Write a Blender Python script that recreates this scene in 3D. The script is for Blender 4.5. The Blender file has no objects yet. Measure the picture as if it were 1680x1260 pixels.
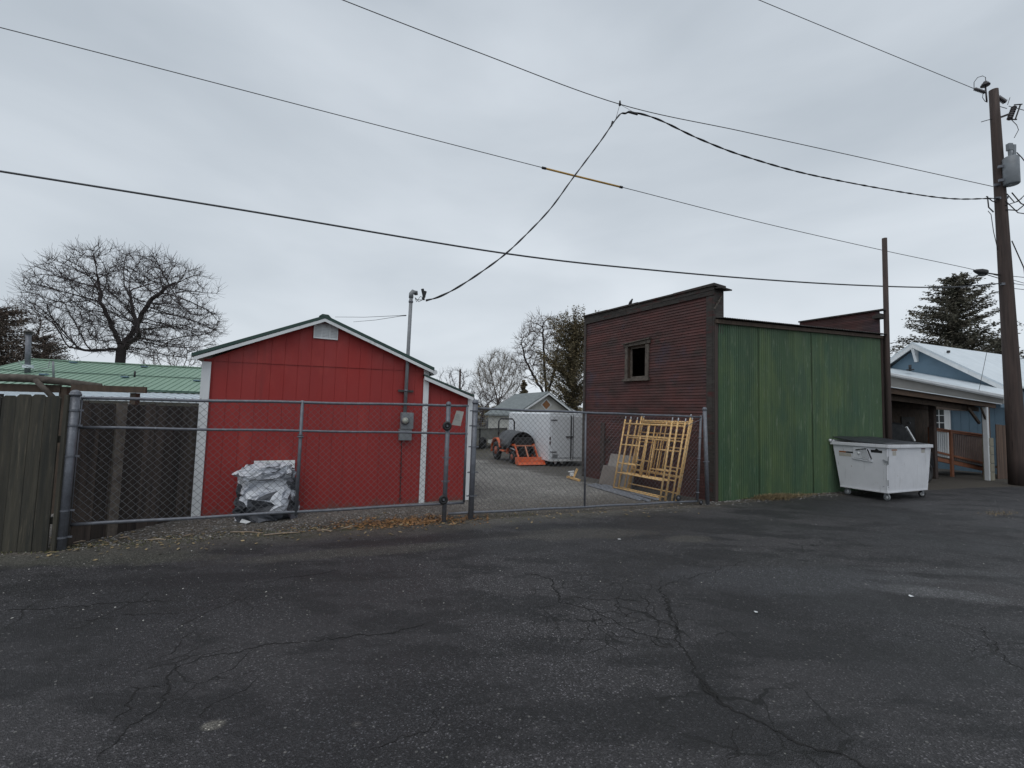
import bpy, math, random
import numpy as np
from mathutils import Vector, Matrix, noise as mn
R=math.radians
rnd=random.Random(7)
V=Vector
# ------------------------------------------------------------------ camera
FPX=740.0; CAMZ=1.75; PITCH=math.atan(49/740); ROLL=R(1.6)
_F=V((0,math.cos(PITCH),math.sin(PITCH))); _R0=V((1,0,0)); _U0=V((0,-math.sin(PITCH),math.cos(PITCH)))
CR=_R0*math.cos(ROLL)+_U0*math.sin(ROLL); CU=-_R0*math.sin(ROLL)+_U0*math.cos(ROLL); CF=_F
CAM=V((0,0,CAMZ))
scene=bpy.context.scene
cd=bpy.data.cameras.new('camera'); cam=bpy.data.objects.new('camera',cd); scene.collection.objects.link(cam)
cd.sensor_width=36; cd.lens=36*FPX/1680; cd.clip_end=2000; cd.clip_start=.05
m=Matrix((( CR.x,CU.x,-CF.x,0),(CR.y,CU.y,-CF.y,0),(CR.z,CU.z,-CF.z,CAMZ),(0,0,0,1)))
cam.matrix_world=m
scene.camera=cam
scene.view_settings.view_transform='Standard'; scene.view_settings.look='None'; scene.view_settings.exposure=0.0; scene.view_settings.gamma=1
# ------------------------------------------------------------------ world: overcast sky
w=bpy.data.worlds.new('World'); scene.world=w; w.use_nodes=True
nt=w.node_tree; nt.nodes.clear()
def wn(t,**k):
    n=nt.nodes.new(t)
    for a,b in k.items(): setattr(n,a,b)
    return n
SUN_EL,SUN_ROT=R(62),R(200)
sky=wn('ShaderNodeTexSky',sky_type='NISHITA',sun_disc=False,sun_elevation=SUN_EL,sun_rotation=SUN_ROT)
sky.air_density=1; sky.dust_density=4
tc=wn('ShaderNodeTexCoord'); mp=wn('ShaderNodeMapping'); mp.inputs['Scale'].default_value=(1,1,3.2); mp.inputs['Rotation'].default_value=(0.1,0.05,0.5)
n1=wn('ShaderNodeTexNoise'); n1.inputs['Scale'].default_value=1.6; n1.inputs['Detail'].default_value=5; n1.inputs['Roughness'].default_value=.45; n1.inputs['Distortion'].default_value=.25
rp=wn('ShaderNodeValToRGB'); rp.color_ramp.elements[0].position=.34; rp.color_ramp.elements[0].color=(.47,.52,.57,1)
rp.color_ramp.elements[1].position=.68; rp.color_ramp.elements[1].color=(.64,.69,.74,1)
sep=wn('ShaderNodeSeparateXYZ'); r2=wn('ShaderNodeValToRGB')
r2.color_ramp.elements[0].position=0.0; r2.color_ramp.elements[0].color=(1.13,1.12,1.11,1)
r2.color_ramp.elements[1].position=.75; r2.color_ramp.elements[1].color=(.84,.85,.865,1)
e=r2.color_ramp.elements.new(.3); e.color=(1.0,1.0,1.0,1)
mul=wn('ShaderNodeMix',data_type='RGBA',blend_type='MULTIPLY'); mul.inputs[0].default_value=1
sc=wn('ShaderNodeVectorMath',operation='SCALE'); sc.inputs['Scale'].default_value=.10
mx=wn('ShaderNodeMix',data_type='RGBA'); mx.inputs[0].default_value=.93
bg=wn('ShaderNodeBackground'); bg.inputs['Strength'].default_value=1.16
wo=wn('ShaderNodeOutputWorld'); L=nt.links.new
L(tc.outputs['Generated'],mp.inputs[0]); L(mp.outputs[0],n1.inputs['Vector']); L(n1.outputs['Fac'],rp.inputs[0])
L(tc.outputs['Generated'],sep.inputs[0]); L(sep.outputs['Z'],r2.inputs[0])
L(rp.outputs[0],mul.inputs[6]); L(r2.outputs[0],mul.inputs[7])
L(sky.outputs[0],sc.inputs[0]); L(sc.outputs[0],mx.inputs[6]); L(mul.outputs[2],mx.inputs[7]); L(mx.outputs[2],bg.inputs[0]); L(bg.outputs[0],wo.inputs[0])
# ------------------------------------------------------------------ sun behind the cloud
sd=bpy.data.lights.new('sun','SUN'); sd.energy=.9; sd.angle=R(60); sd.color=(1,.985,.96)
so=bpy.data.objects.new('sun',sd); scene.collection.objects.link(so)
sv=V((math.sin(SUN_ROT)*math.cos(SUN_EL),math.cos(SUN_ROT)*math.cos(SUN_EL),math.sin(SUN_EL)))
so.rotation_euler=sv.to_track_quat('Z','Y').to_euler()

# ------------------------------------------------------------------ measuring helpers (real positions from the surveyed photo)
def ray(px,py): return CR*((px-840)/FPX)+CU*((630-py)/FPX)+CF
def G(px,py,z=0.0):
    d=ray(px,py); t=(z-CAMZ)/d.z; return CAM+d*t
def D(px,py,y):
    d=ray(px,py); return CAM+d*(y/d.y)
class Fr:
    def __init__(s,p0,p1):
        s.o=V((p0.x,p0.y,0)); d=V((p1.x-p0.x,p1.y-p0.y,0)); s.len=d.length; s.u=d.normalized(); s.n=V((s.u.y,-s.u.x,0))
    def uv(s,px,py,d=0.0):
        r=ray(px,py); o=s.o+s.n*d; t=(o-CAM).dot(s.n)/r.dot(s.n); p=CAM+r*t
        return ((p-s.o).dot(s.u),p.z)
    def P(s,u,z,d=0.0): return s.o+s.u*u+s.n*d+V((0,0,z))
    def at(s,px,py,d=0.0):
        a=s.uv(px,py,d); return s.P(a[0],a[1],d)
    def off(s,d):
        f=Fr(s.o,s.o+s.u); f.o=s.o+s.n*d; return f
# ------------------------------------------------------------------ materials
class NB:
    def __init__(s,name):
        s.m=bpy.data.materials.new(name); s.m.use_nodes=True; s.t=s.m.node_tree; s.b=s.t.nodes['Principled BSDF']
        s.c=s.t.nodes.new('ShaderNodeTexCoord').outputs['Object']
    def n(s,t,**k):
        x=s.t.nodes.new(t)
        for a,b in k.items(): setattr(x,a,b)
        return x
    def l(s,a,b): s.t.links.new(a,b)
    def map(s,scale,rot=(0,0,0),loc=(0,0,0)):
        x=s.n('ShaderNodeMapping'); x.inputs['Scale'].default_value=scale; x.inputs['Rotation'].default_value=rot; x.inputs['Location'].default_value=loc; s.l(s.c,x.inputs[0]); return x.outputs[0]
    def noise(s,scale,stretch=(1,1,1),det=4,rough=.55,dist=0,rot=(0,0,0),loc=(0,0,0)):
        x=s.n('ShaderNodeTexNoise'); x.inputs['Scale'].default_value=scale; x.inputs['Detail'].default_value=det; x.inputs['Roughness'].default_value=rough; x.inputs['Distortion'].default_value=dist
        s.l(s.map(stretch,rot,loc),x.inputs['Vector']); return x.outputs['Fac']
    def vor(s,scale,stretch=(1,1,1),feature='F1',out='Distance',rnd_=1):
        x=s.n('ShaderNodeTexVoronoi',feature=feature); x.inputs['Scale'].default_value=scale; x.inputs['Randomness'].default_value=rnd_
        s.l(s.map(stretch),x.inputs['Vector']); return x.outputs[out]
    def ramp(s,f,stops):
        x=s.n('ShaderNodeValToRGB'); e=x.color_ramp.elements
        while len(e)<len(stops): e.new(.5)
        for i,(p,c) in enumerate(stops):
            e[i].position=p; e[i].color=(c,c,c,1) if isinstance(c,(int,float)) else (*c,1)
        s.l(f,x.inputs[0]); return x.outputs[0]
    def mix(s,f,a,b,mode='MIX'):
        x=s.n('ShaderNodeMix',data_type='RGBA',blend_type=mode)
        for v,i in ((f,0),(a,6),(b,7)):
            if isinstance(v,(int,float)): x.inputs[i].default_value=v if i==0 else (v,v,v,1)
            elif isinstance(v,tuple): x.inputs[i].default_value=(*v,1)
            else: s.l(v,x.inputs[i])
        return x.outputs[2]
    def math(s,op,a,b=0.0):
        x=s.n('ShaderNodeMath',operation=op)
        for v,i in ((a,0),(b,1)):
            if isinstance(v,(int,float)): x.inputs[i].default_value=v
            else: s.l(v,x.inputs[i])
        return x.outputs[0]
    def bump(s,h,st=.3,dist=.01,prev=None):
        x=s.n('ShaderNodeBump'); x.inputs['Strength'].default_value=st; x.inputs['Distance'].default_value=dist; s.l(h,x.inputs['Height'])
        if prev is not None: s.l(prev,x.inputs['Normal'])
        return x.outputs[0]
    def fin(s,col,rough=.7,metal=0,nrm=None,spec=.5):
        if isinstance(col,tuple): s.b.inputs['Base Color'].default_value=(*col,1)
        else: s.l(col,s.b.inputs['Base Color'])
        if isinstance(rough,(int,float)): s.b.inputs['Roughness'].default_value=rough
        else: s.l(rough,s.b.inputs['Roughness'])
        s.b.inputs['Metallic'].default_value=metal; s.b.inputs['Specular IOR Level'].default_value=spec
        if nrm is not None: s.l(nrm,s.b.inputs['Normal'])
        return s.m
def MT(name,c1,c2=None,scale=4,st=(1,1,1),rough=.7,metal=0,bump=.15,bs=60,bst=(1,1,1),bd=.004,spots=(),tint=0,spec=.5,lo=.35,hi=.65,splash=None):
    b=NB(name); c2=c2 or tuple(x*.75 for x in c1)
    col=b.mix(b.ramp(b.noise(scale,st,6,.6),[(lo,0.0),(hi,1.0)]),c1,c2)
    for i,(c,s_,th,so_,st_) in enumerate(spots):
        col=b.mix(b.ramp(b.noise(s_,st_,6,.65,loc=(i*3.7+1,i*1.3,i*2.1)),[(th,0.0),(min(1,th+so_),1.0)]),col,c)
    if tint:
        a=b.n('ShaderNodeAttribute',attribute_name='tint').outputs['Fac']
        f=b.math('ADD',b.math('MULTIPLY',a,tint*2),1-tint)
        x=b.n('ShaderNodeVectorMath',operation='SCALE'); b.l(col,x.inputs[0]); b.l(f,x.inputs['Scale']); col=x.outputs[0]
    if splash:
        xz=b.n('ShaderNodeSeparateXYZ'); b.l(b.c,xz.inputs[0]); q=b.math('ADD',b.math('MULTIPLY',xz.outputs['Z'],2.2),b.math('MULTIPLY',b.noise(3.5,(1,1,.6),6,.75,loc=(5,5,5)),1.5))
        col=b.mix(b.math('MULTIPLY',b.ramp(q,[(.62,1.),(1.05,0.)]),.75),col,splash)
    nr=b.bump(b.noise(bs,bst,4,.6),bump,bd) if bump else None
    rr=b.ramp(b.noise(scale*2.3,st,3),[(.3,max(0,rough-.1)),(.7,min(1,rough+.1))])
    return b.fin(col,rr,metal,nr,spec)
# ------------------------------------------------------------------ mesh builder
ORG={}
class MB:
    def __init__(s): s.v=[]; s.f=[]; s.t=[]; s.tint=.5
    def add(s,vs,fs):
        k=len(s.v); s.v+= [V(p) for p in vs]; s.f+=[tuple(i+k for i in f) for f in fs]; s.t+=[s.tint]*len(fs)
    def hexa(s,p): # 8 points, bottom 4 then top 4
        s.add(p,[(0,3,2,1),(4,5,6,7),(0,1,5,4),(1,2,6,5),(2,3,7,6),(3,0,4,7)])
    def box(s,c,sz,M=None):
        M=M or Matrix.Identity(3); x,y,z=sz[0]/2,sz[1]/2,sz[2]/2
        s.hexa([V(c)+M@V(q) for q in ((-x,-y,-z),(x,-y,-z),(x,y,-z),(-x,y,-z),(-x,-y,z),(x,-y,z),(x,y,z),(-x,y,z))])
    def fbox(s,f,u0,u1,z0,z1,d0,d1):
        s.hexa([f.P(u0,z0,d1),f.P(u1,z0,d1),f.P(u1,z0,d0),f.P(u0,z0,d0),f.P(u0,z1,d1),f.P(u1,z1,d1),f.P(u1,z1,d0),f.P(u0,z1,d0)])
    def prism(s,pts,ex):
        n=len(pts); ex=V(ex); P=[V(p) for p in pts]
        s.add(P+[p+ex for p in P],[tuple(range(n-1,-1,-1)),tuple(range(n,2*n))]+[(i,(i+1)%n,n+(i+1)%n,n+i) for i in range(n)])
    def fprism(s,f,uz,d0,d1): s.prism([f.P(u,z,d1) for u,z in uz],f.n*(d0-d1))
    def beam(s,a,b,wd,ht,up=(0,0,1)):
        a=V(a);b=V(b); x=(b-a); ln=x.length; x.normalize(); y=V(up).cross(x)
        if y.length<1e-4: y=V((0,1,0)).cross(x)
        y.normalize(); z=x.cross(y)
        M=Matrix((x,y,z)).transposed(); s.box((a+b)/2,(ln,wd,ht),M)
    def tube(s,pts,r,n=8,cap=True):
        pts=[V(p) for p in pts]; k=len(pts); rs=r if isinstance(r,(list,tuple)) else [r]*k
        vs=[]; up=None
        for i,p in enumerate(pts):
            d=(pts[min(i+1,k-1)]-pts[max(i-1,0)]).normalized()
            if up is None: up=V((0,0,1)) if abs(d.z)<.9 else V((1,0,0))
            a=d.cross(up)
            if a.length<1e-4: a=d.cross(V((1,.3,0)))
            a.normalize(); b=d.cross(a); up=-b if False else up
            for j in range(n):
                t=2*math.pi*j/n; vs.append(p+(a*math.cos(t)+b*math.sin(t))*rs[i])
        fs=[]
        for i in range(k-1):
            for j in range(n):
                fs.append((i*n+j,i*n+(j+1)%n,(i+1)*n+(j+1)%n,(i+1)*n+j))
        if cap: fs+= [tuple(range(n-1,-1,-1)),tuple((k-1)*n+j for j in range(n))]
        s.add(vs,fs)
    def disc(s,c,ax,r,th,n=20): ax=V(ax).normalized(); s.tube([V(c)-ax*th/2,V(c)+ax*th/2],r,n)
    def torus(s,c,ax,r1,r2,n=20,k=6):
        ax=V(ax).normalized(); a=ax.orthogonal().normalized(); b=ax.cross(a); vs=[];fs=[]
        for i in range(n):
            t=2*math.pi*i/n; rd=a*math.cos(t)+b*math.sin(t)
            for j in range(k):
                q=2*math.pi*j/k; vs.append(V(c)+rd*(r1+r2*math.cos(q))+ax*r2*math.sin(q))
        for i in range(n):
            for j in range(k): fs.append((i*k+j,i*k+(j+1)%k,((i+1)%n)*k+(j+1)%k,((i+1)%n)*k+j))
        s.add(vs,fs)
    def ball(s,c,r,n=10,k=6):
        r=(r,r,r) if isinstance(r,(int,float)) else r; vs=[];fs=[]
        for i in range(k+1):
            t=math.pi*i/k
            for j in range(n):
                q=2*math.pi*j/n; vs.append(V(c)+V((r[0]*math.sin(t)*math.cos(q),r[1]*math.sin(t)*math.sin(q),r[2]*math.cos(t))))
        for i in range(k):
            for j in range(n): fs.append((i*n+j,(i+1)*n+j,(i+1)*n+(j+1)%n,i*n+(j+1)%n))
        s.add(vs,fs)
    def build(s,name,mat,parent=None,smooth=False,loc=None,label=None):
        if parent is not None: org=ORG[parent.name]
        else: org=V(loc) if loc is not None else V((0,0,0))
        me=bpy.data.meshes.new(name); me.from_pydata([tuple(p-org) for p in s.v],[],s.f)
        a=me.attributes.new('tint','FLOAT','FACE'); a.data.foreach_set('value',s.t)
        me.materials.append(mat)
        if smooth: me.polygons.foreach_set('use_smooth',[True]*len(me.polygons))
        me.validate()
        o=bpy.data.objects.new(name,me); scene.collection.objects.link(o)
        if parent is not None: o.parent=parent
        else: o.location=org
        ORG[o.name]=org
        if label: o['label']=label
        return o
def thing(name,label,cat,loc,group=None):
    o=bpy.data.objects.new(name,None); o.empty_display_size=.2; scene.collection.objects.link(o); o.location=V(loc); ORG[o.name]=V(loc)
    o['label']=label; o['category']=cat
    if group: o['group']=group
    return o
def tag(o,label=None,cat=None,group=None,kind=None):
    if label:o['label']=label
    if cat:o['category']=cat
    if group:o['group']=group
    if kind:o['kind']=kind
    return o
def bevel(o,wd=.01,seg=2):
    b=o.modifiers.new('bevel','BEVEL'); b.width=wd; b.segments=seg; b.limit_method='ANGLE'; return o
def profwall(mb,f,prof,zb,zt):
    """vertical sheet following profile [(u,d),...], bottom zb(u), top zt(u)"""
    vs=[];fs=[]
    for u,d in prof: vs+=[f.P(u,zb(u),d),f.P(u,zt(u),d)]
    for i in range(len(prof)-1): fs.append((2*i,2*i+2,2*i+3,2*i+1))
    mb.add(vs,fs)
def lin(a,b): 
    (x0,y0),(x1,y1)=a,b
    return lambda x: y0+(y1-y0)*(x-x0)/(x1-x0)
def pw(pts):
    def f(x):
        if x<=pts[0][0]: return lin(pts[0],pts[1])(x)
        for a,b in zip(pts,pts[1:]):
            if x<=b[0]: return lin(a,b)(x)
        return lin(pts[-2],pts[-1])(x)
    return f
# ------------------------------------------------------------------ material library
m_red=MT('red_paint',(.35,.026,.022),(.28,.020,.018),1.6,(1,1,.35),.55,bump=.35,bs=18,bst=(9,9,.5),bd=.002,spots=[((.42,.050,.038),2.2,.57,.25,(1,1,.3)),((.20,.022,.019),3.0,.58,.2,(2,2,.2)),((.40,.10,.08),40,.70,.05,(1,1,1))],lo=.3,hi=.7,splash=(.13,.065,.048))
m_white=MT('white_paint',(.76,.78,.79),(.66,.68,.69),3,(1,1,.5),.5,bump=.08,spots=[((.36,.36,.35),9,.62,.2,(1,1,.4))])
m_groof=MT('green_metal_trim',(.012,.045,.035),(.016,.055,.043),3,rough=.35,bump=.05)
m_galv=MT('galvanised_steel',(.165,.175,.20),(.115,.122,.14),14,rough=.45,metal=.3,bump=.1,bs=40,spots=[((.26,.27,.29),30,.6,.1,(1,1,1))])
m_wire=MT('wire_mesh',(.17,.175,.185),(.12,.125,.135),10,rough=.5,metal=.4,bump=0)
m_grey=MT('grey_enamel',(.23,.245,.26),(.18,.19,.2),8,rough=.5,bump=.05)
m_black=MT('black_rubber',(.012,.012,.013),(.02,.02,.021),8,rough=.6,bump=.1)
m_fence=MT('weathered_cedar',(.050,.045,.033),(.022,.022,.018),2.2,(6,6,.5),.85,bump=.6,bs=14,bst=(9,9,.5),bd=.004,tint=.4,spots=[((.085,.073,.053),5,.56,.15,(5,5,.4)),((.016,.02,.015),1.4,.55,.3,(1,1,.6)),((.30,.28,.24),26,.73,.03,(2,2,.5))])
m_fence2=MT('dark_fence_wood',(.060,.046,.038),(.024,.019,.017),2.2,(6,6,.5),.85,bump=.6,bs=14,bst=(9,9,.5),bd=.004,tint=.45,spots=[((.085,.06,.047),4,.6,.2,(5,5,.4)),((.26,.25,.24),20,.75,.03,(3,3,.4))])
m_oldwood=MT('grey_old_wood',(.115,.098,.082),(.055,.045,.038),3,(4,4,4),.85,bump=.5,bs=25,tint=.3)
m_greywood=MT('parapet_wood',(.062,.056,.05),(.034,.028,.025),3,(2,2,8),.85,bump=.6,bs=30,tint=.3,spots=[((.075,.022,.02),2.5,.55,.12,(1,1,3))])
m_maroon=MT('faded_maroon_siding',(.088,.029,.025),(.058,.023,.020),1.3,(1,1,3),.68,bump=.3,bs=40,tint=.26,spots=[((.052,.030,.040),1.1,.54,.12,(1,1,1)),((.040,.024,.020),1.7,.56,.16,(1,1,1.6)),((.105,.028,.025),1.5,.62,.08,(1.2,1.2,.4)),((.10,.05,.022),5,.73,.06,(1,1,.6)),((.13,.10,.09),16,.70,.05,(.6,.6,5))],lo=.4,hi=.6)
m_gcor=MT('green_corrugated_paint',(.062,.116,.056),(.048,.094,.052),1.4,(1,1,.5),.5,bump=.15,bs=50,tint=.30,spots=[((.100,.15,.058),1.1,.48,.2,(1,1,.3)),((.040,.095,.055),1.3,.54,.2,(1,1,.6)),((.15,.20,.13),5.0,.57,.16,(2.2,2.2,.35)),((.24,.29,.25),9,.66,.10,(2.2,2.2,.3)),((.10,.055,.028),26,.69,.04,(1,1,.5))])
m_rust=MT('roof_iron',(.05,.045,.042),(.09,.085,.08),4,rough=.6,metal=.3,bump=.1,spots=[((.09,.045,.025),7,.6,.1,(1,1,1))])
m_yel=MT('yellow_scaffold_paint',(.76,.50,.22),(.68,.42,.16),9,rough=.5,bump=.1,spots=[((.62,.52,.38),14,.58,.08,(1,1,1)),((.24,.11,.04),20,.60,.05,(1,1,1))])
m_bare=MT('bare_plywood',(.30,.285,.26),(.22,.20,.185),3,rough=.8)
m_dump=MT('dumpster_paint',(.70,.71,.74),(.62,.63,.66),2,rough=.42,bump=.12,bs=3,bd=.02,tint=.0,spots=[((.38,.38,.39),4,.58,.22,(2.5,2.5,.25)),((.30,.29,.28),11,.64,.10,(3,3,.3)),((.22,.12,.07),24,.68,.04,(1,1,.5))])
m_lid=MT('black_lid_plastic',(.020,.022,.028),(.032,.035,.042),3,rough=.42,bump=.2,bs=9,bd=.02)
m_pole=MT('creosote_pole',(.075,.052,.045),(.040,.029,.026),3,(5,5,.25),.85,bump=.8,bs=12,bst=(8,8,.4),bd=.008,spots=[((.018,.014,.013),4,.62,.05,(6,6,.15))])
m_cable=MT('cable_black',(.014,.014,.016),(.02,.02,.022),5,rough=.6,bump=0)
m_cablegrey=MT('cable_grey',(.06,.065,.075),(.05,.055,.06),5,rough=.6,bump=0)
m_sleeve=MT('yellow_sleeve',(.55,.33,.07),(.42,.24,.05),6,rough=.5,bump=0)
m_trans=MT('transformer_paint',(.20,.22,.24),(.16,.175,.19),5,rough=.45,bump=.05)
m_porc=MT('insulator',(.05,.045,.05),(.07,.065,.07),5,rough=.3,bump=0)
m_bark=MT('bark',(.045,.036,.036),(.025,.02,.021),5,(1,1,.4),.9,bump=.5,bs=20)
m_twig=MT('twig_bark',(.060,.045,.045),(.04,.03,.032),5,rough=.9,bump=0)
m_twigpale=MT('pale_twig_bark',(.21,.18,.145),(.15,.125,.105),5,rough=.9,bump=0)
m_twigmid=MT('brown_twig_bark',(.115,.085,.07),(.075,.055,.048),5,rough=.9,bump=0)
m_need=MT('conifer_needles',(.080,.082,.058),(.105,.090,.066),2,rough=.8,bump=0,tint=.5)
m_needb=MT('bronze_needles',(.19,.145,.075),(.095,.085,.048),1.4,rough=.8,bump=0,tint=.5)
m_brush=MT('brown_brush',(.14,.105,.085),(.09,.075,.06),1.6,rough=.9,bump=0,tint=.5)
m_blue=MT('blue_siding',(.12,.19,.25),(.105,.17,.225),2,rough=.6,bump=.05)
m_wroof=MT('white_metal_roof',(.66,.72,.76),(.58,.64,.68),1.5,rough=.4,bump=.03)
m_ggreen=MT('pale_green_roof',(.25,.37,.28),(.225,.34,.26),1.2,rough=.45,bump=.03)
m_cedar=MT('red_cedar_deck',(.26,.105,.055),(.19,.075,.04),4,(1,1,1),.7,bump=.2,tint=.25)
m_brownf=MT('brown_fence_wood',(.12,.075,.052),(.075,.048,.036),2,(5,5,.4),.85,bump=.4,bs=14,bst=(8,8,.5),tint=.35)
m_darkw=MT('dark_timber',(.10,.07,.05),(.055,.04,.03),4,(3,3,1),.85,bump=.4)
m_block=MT('concrete_block',(.30,.28,.21),(.24,.22,.17),6,rough=.9,bump=.4)
m_shing=MT('grey_shingles',(.21,.235,.235),(.15,.17,.175),3,(1,1,6),.85,bump=.5,bs=30,spots=[((.11,.125,.13),8,.6,.1,(1,1,4))])
m_cream=MT('cream_siding',(.55,.55,.51),(.47,.465,.43),2,(3,3,.4),.7,bump=.2)
m_trail=MT('trailer_white',(.74,.77,.80),(.68,.71,.74),1.5,rough=.35,bump=.02)
m_orange=MT('orange_paint',(.62,.13,.045),(.52,.10,.04),5,rough=.45,bump=.03,spots=[((.55,.27,.18),7,.56,.12,(1,1,1)),((.12,.05,.03),9,.62,.08,(1,1,1))])
m_dirtdark=MT('dark_soil',(.035,.03,.026),(.05,.043,.036),6,rough=1)  # plain dark brown soil colour
m_glass=NB('window_glass').fin((.015,.018,.022),.08,0,None,.6)
m_meterglass=NB('meter_glass').fin((.40,.42,.36),.1,0,None,.6)
m_crack=MT('crack_dirt',(.006,.006,.0065),(.012,.011,.010),20,rough=1,bump=0,spots=[((.03,.026,.02),30,.62,.1,(1,1,1))])
m_bird=MT('dark_feathers',(.012,.011,.013),(.03,.026,.026),40,rough=.6,bump=0)
m_door=MT('dull_door',(.05,.045,.042),(.04,.036,.033),3,rough=.7)
m_chrome=MT('bright_steel',(.46,.48,.52),(.34,.36,.4),9,rough=.35,metal=.3,bump=0)
m_oranget=MT('sticker_orange',(.35,.14,.04),(.3,.1,.03),9,rough=.5,bump=0)
m_leaf=MT('dead_leaves',(.30,.16,.06),(.17,.09,.045),6,rough=.8,bump=0,tint=.5)
m_peb=MT('gravel_stone',(.24,.23,.22),(.14,.135,.13),8,rough=.9,bump=0,tint=.6)
m_pebl=MT('light_chips',(.42,.41,.38),(.3,.29,.27),8,rough=.9,bump=0,tint=.5)
m_straw=MT('dry_grass',(.26,.20,.11),(.17,.13,.07),6,rough=.9,bump=0,tint=.5)
m_moss=MT('green_weeds',(.085,.10,.035),(.10,.09,.04),6,rough=.9,bump=0,tint=.5)

# ================================================================== GROUND
FG1=Fr(G(104,898),G(774,851)); FG2=Fr(G(774,851),G(1161,827)); BG=Fr(G(1172,823),G(1450,801))
def ground_mat():
    b=NB('yard_gravel')
    base=b.mix(b.ramp(b.noise(.55,det=5),[(.35,0.),(.65,1.)]),(.165,.158,.145),(.25,.24,.222))
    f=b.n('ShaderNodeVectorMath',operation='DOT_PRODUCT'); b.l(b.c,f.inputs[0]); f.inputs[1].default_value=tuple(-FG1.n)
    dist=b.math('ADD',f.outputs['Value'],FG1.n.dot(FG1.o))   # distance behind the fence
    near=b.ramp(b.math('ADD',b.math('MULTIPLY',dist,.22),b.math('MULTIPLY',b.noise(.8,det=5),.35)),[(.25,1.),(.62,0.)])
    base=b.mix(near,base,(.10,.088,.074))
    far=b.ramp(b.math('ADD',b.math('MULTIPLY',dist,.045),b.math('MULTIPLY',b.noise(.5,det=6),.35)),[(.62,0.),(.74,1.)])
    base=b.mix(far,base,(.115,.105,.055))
    v=b.vor(55,out='Color'); x=b.n('ShaderNodeSeparateColor'); b.l(v,x.inputs[0])
    base=b.mix(.75,base,b.mix(1,base,b.ramp(x.outputs[0],[(0,.25),(.6,.95),(.9,1.5),(1,2.8)]),'MULTIPLY'))
    MWf=Fr(G(957,781),G(1172,823)); f2=b.n('ShaderNodeVectorMath',operation='DOT_PRODUCT'); b.l(b.c,f2.inputs[0]); f2.inputs[1].default_value=tuple(MWf.n)
    dw=b.math('SUBTRACT',f2.outputs['Value'],MWf.n.dot(MWf.o)); soil=b.ramp(b.math('ADD',b.math('MULTIPLY',dw,.45),b.math('MULTIPLY',b.noise(1.6,det=6),.9)),[(.70,1.),(.95,0.)])
    base=b.mix(b.math('MULTIPLY',soil,.8),base,(.052,.045,.036))
    moss=b.ramp(b.noise(1.7,det=6,rough=.7),[(.58,0.),(.70,1.)])
    base=b.mix(b.math('MULTIPLY',moss,.55),base,(.055,.06,.028))
    nr=b.bump(b.vor(55),.9,.012); nr=b.bump(b.noise(5,det=6),.5,.05,nr)
    return b.fin(base,.9,0,nr)
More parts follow.
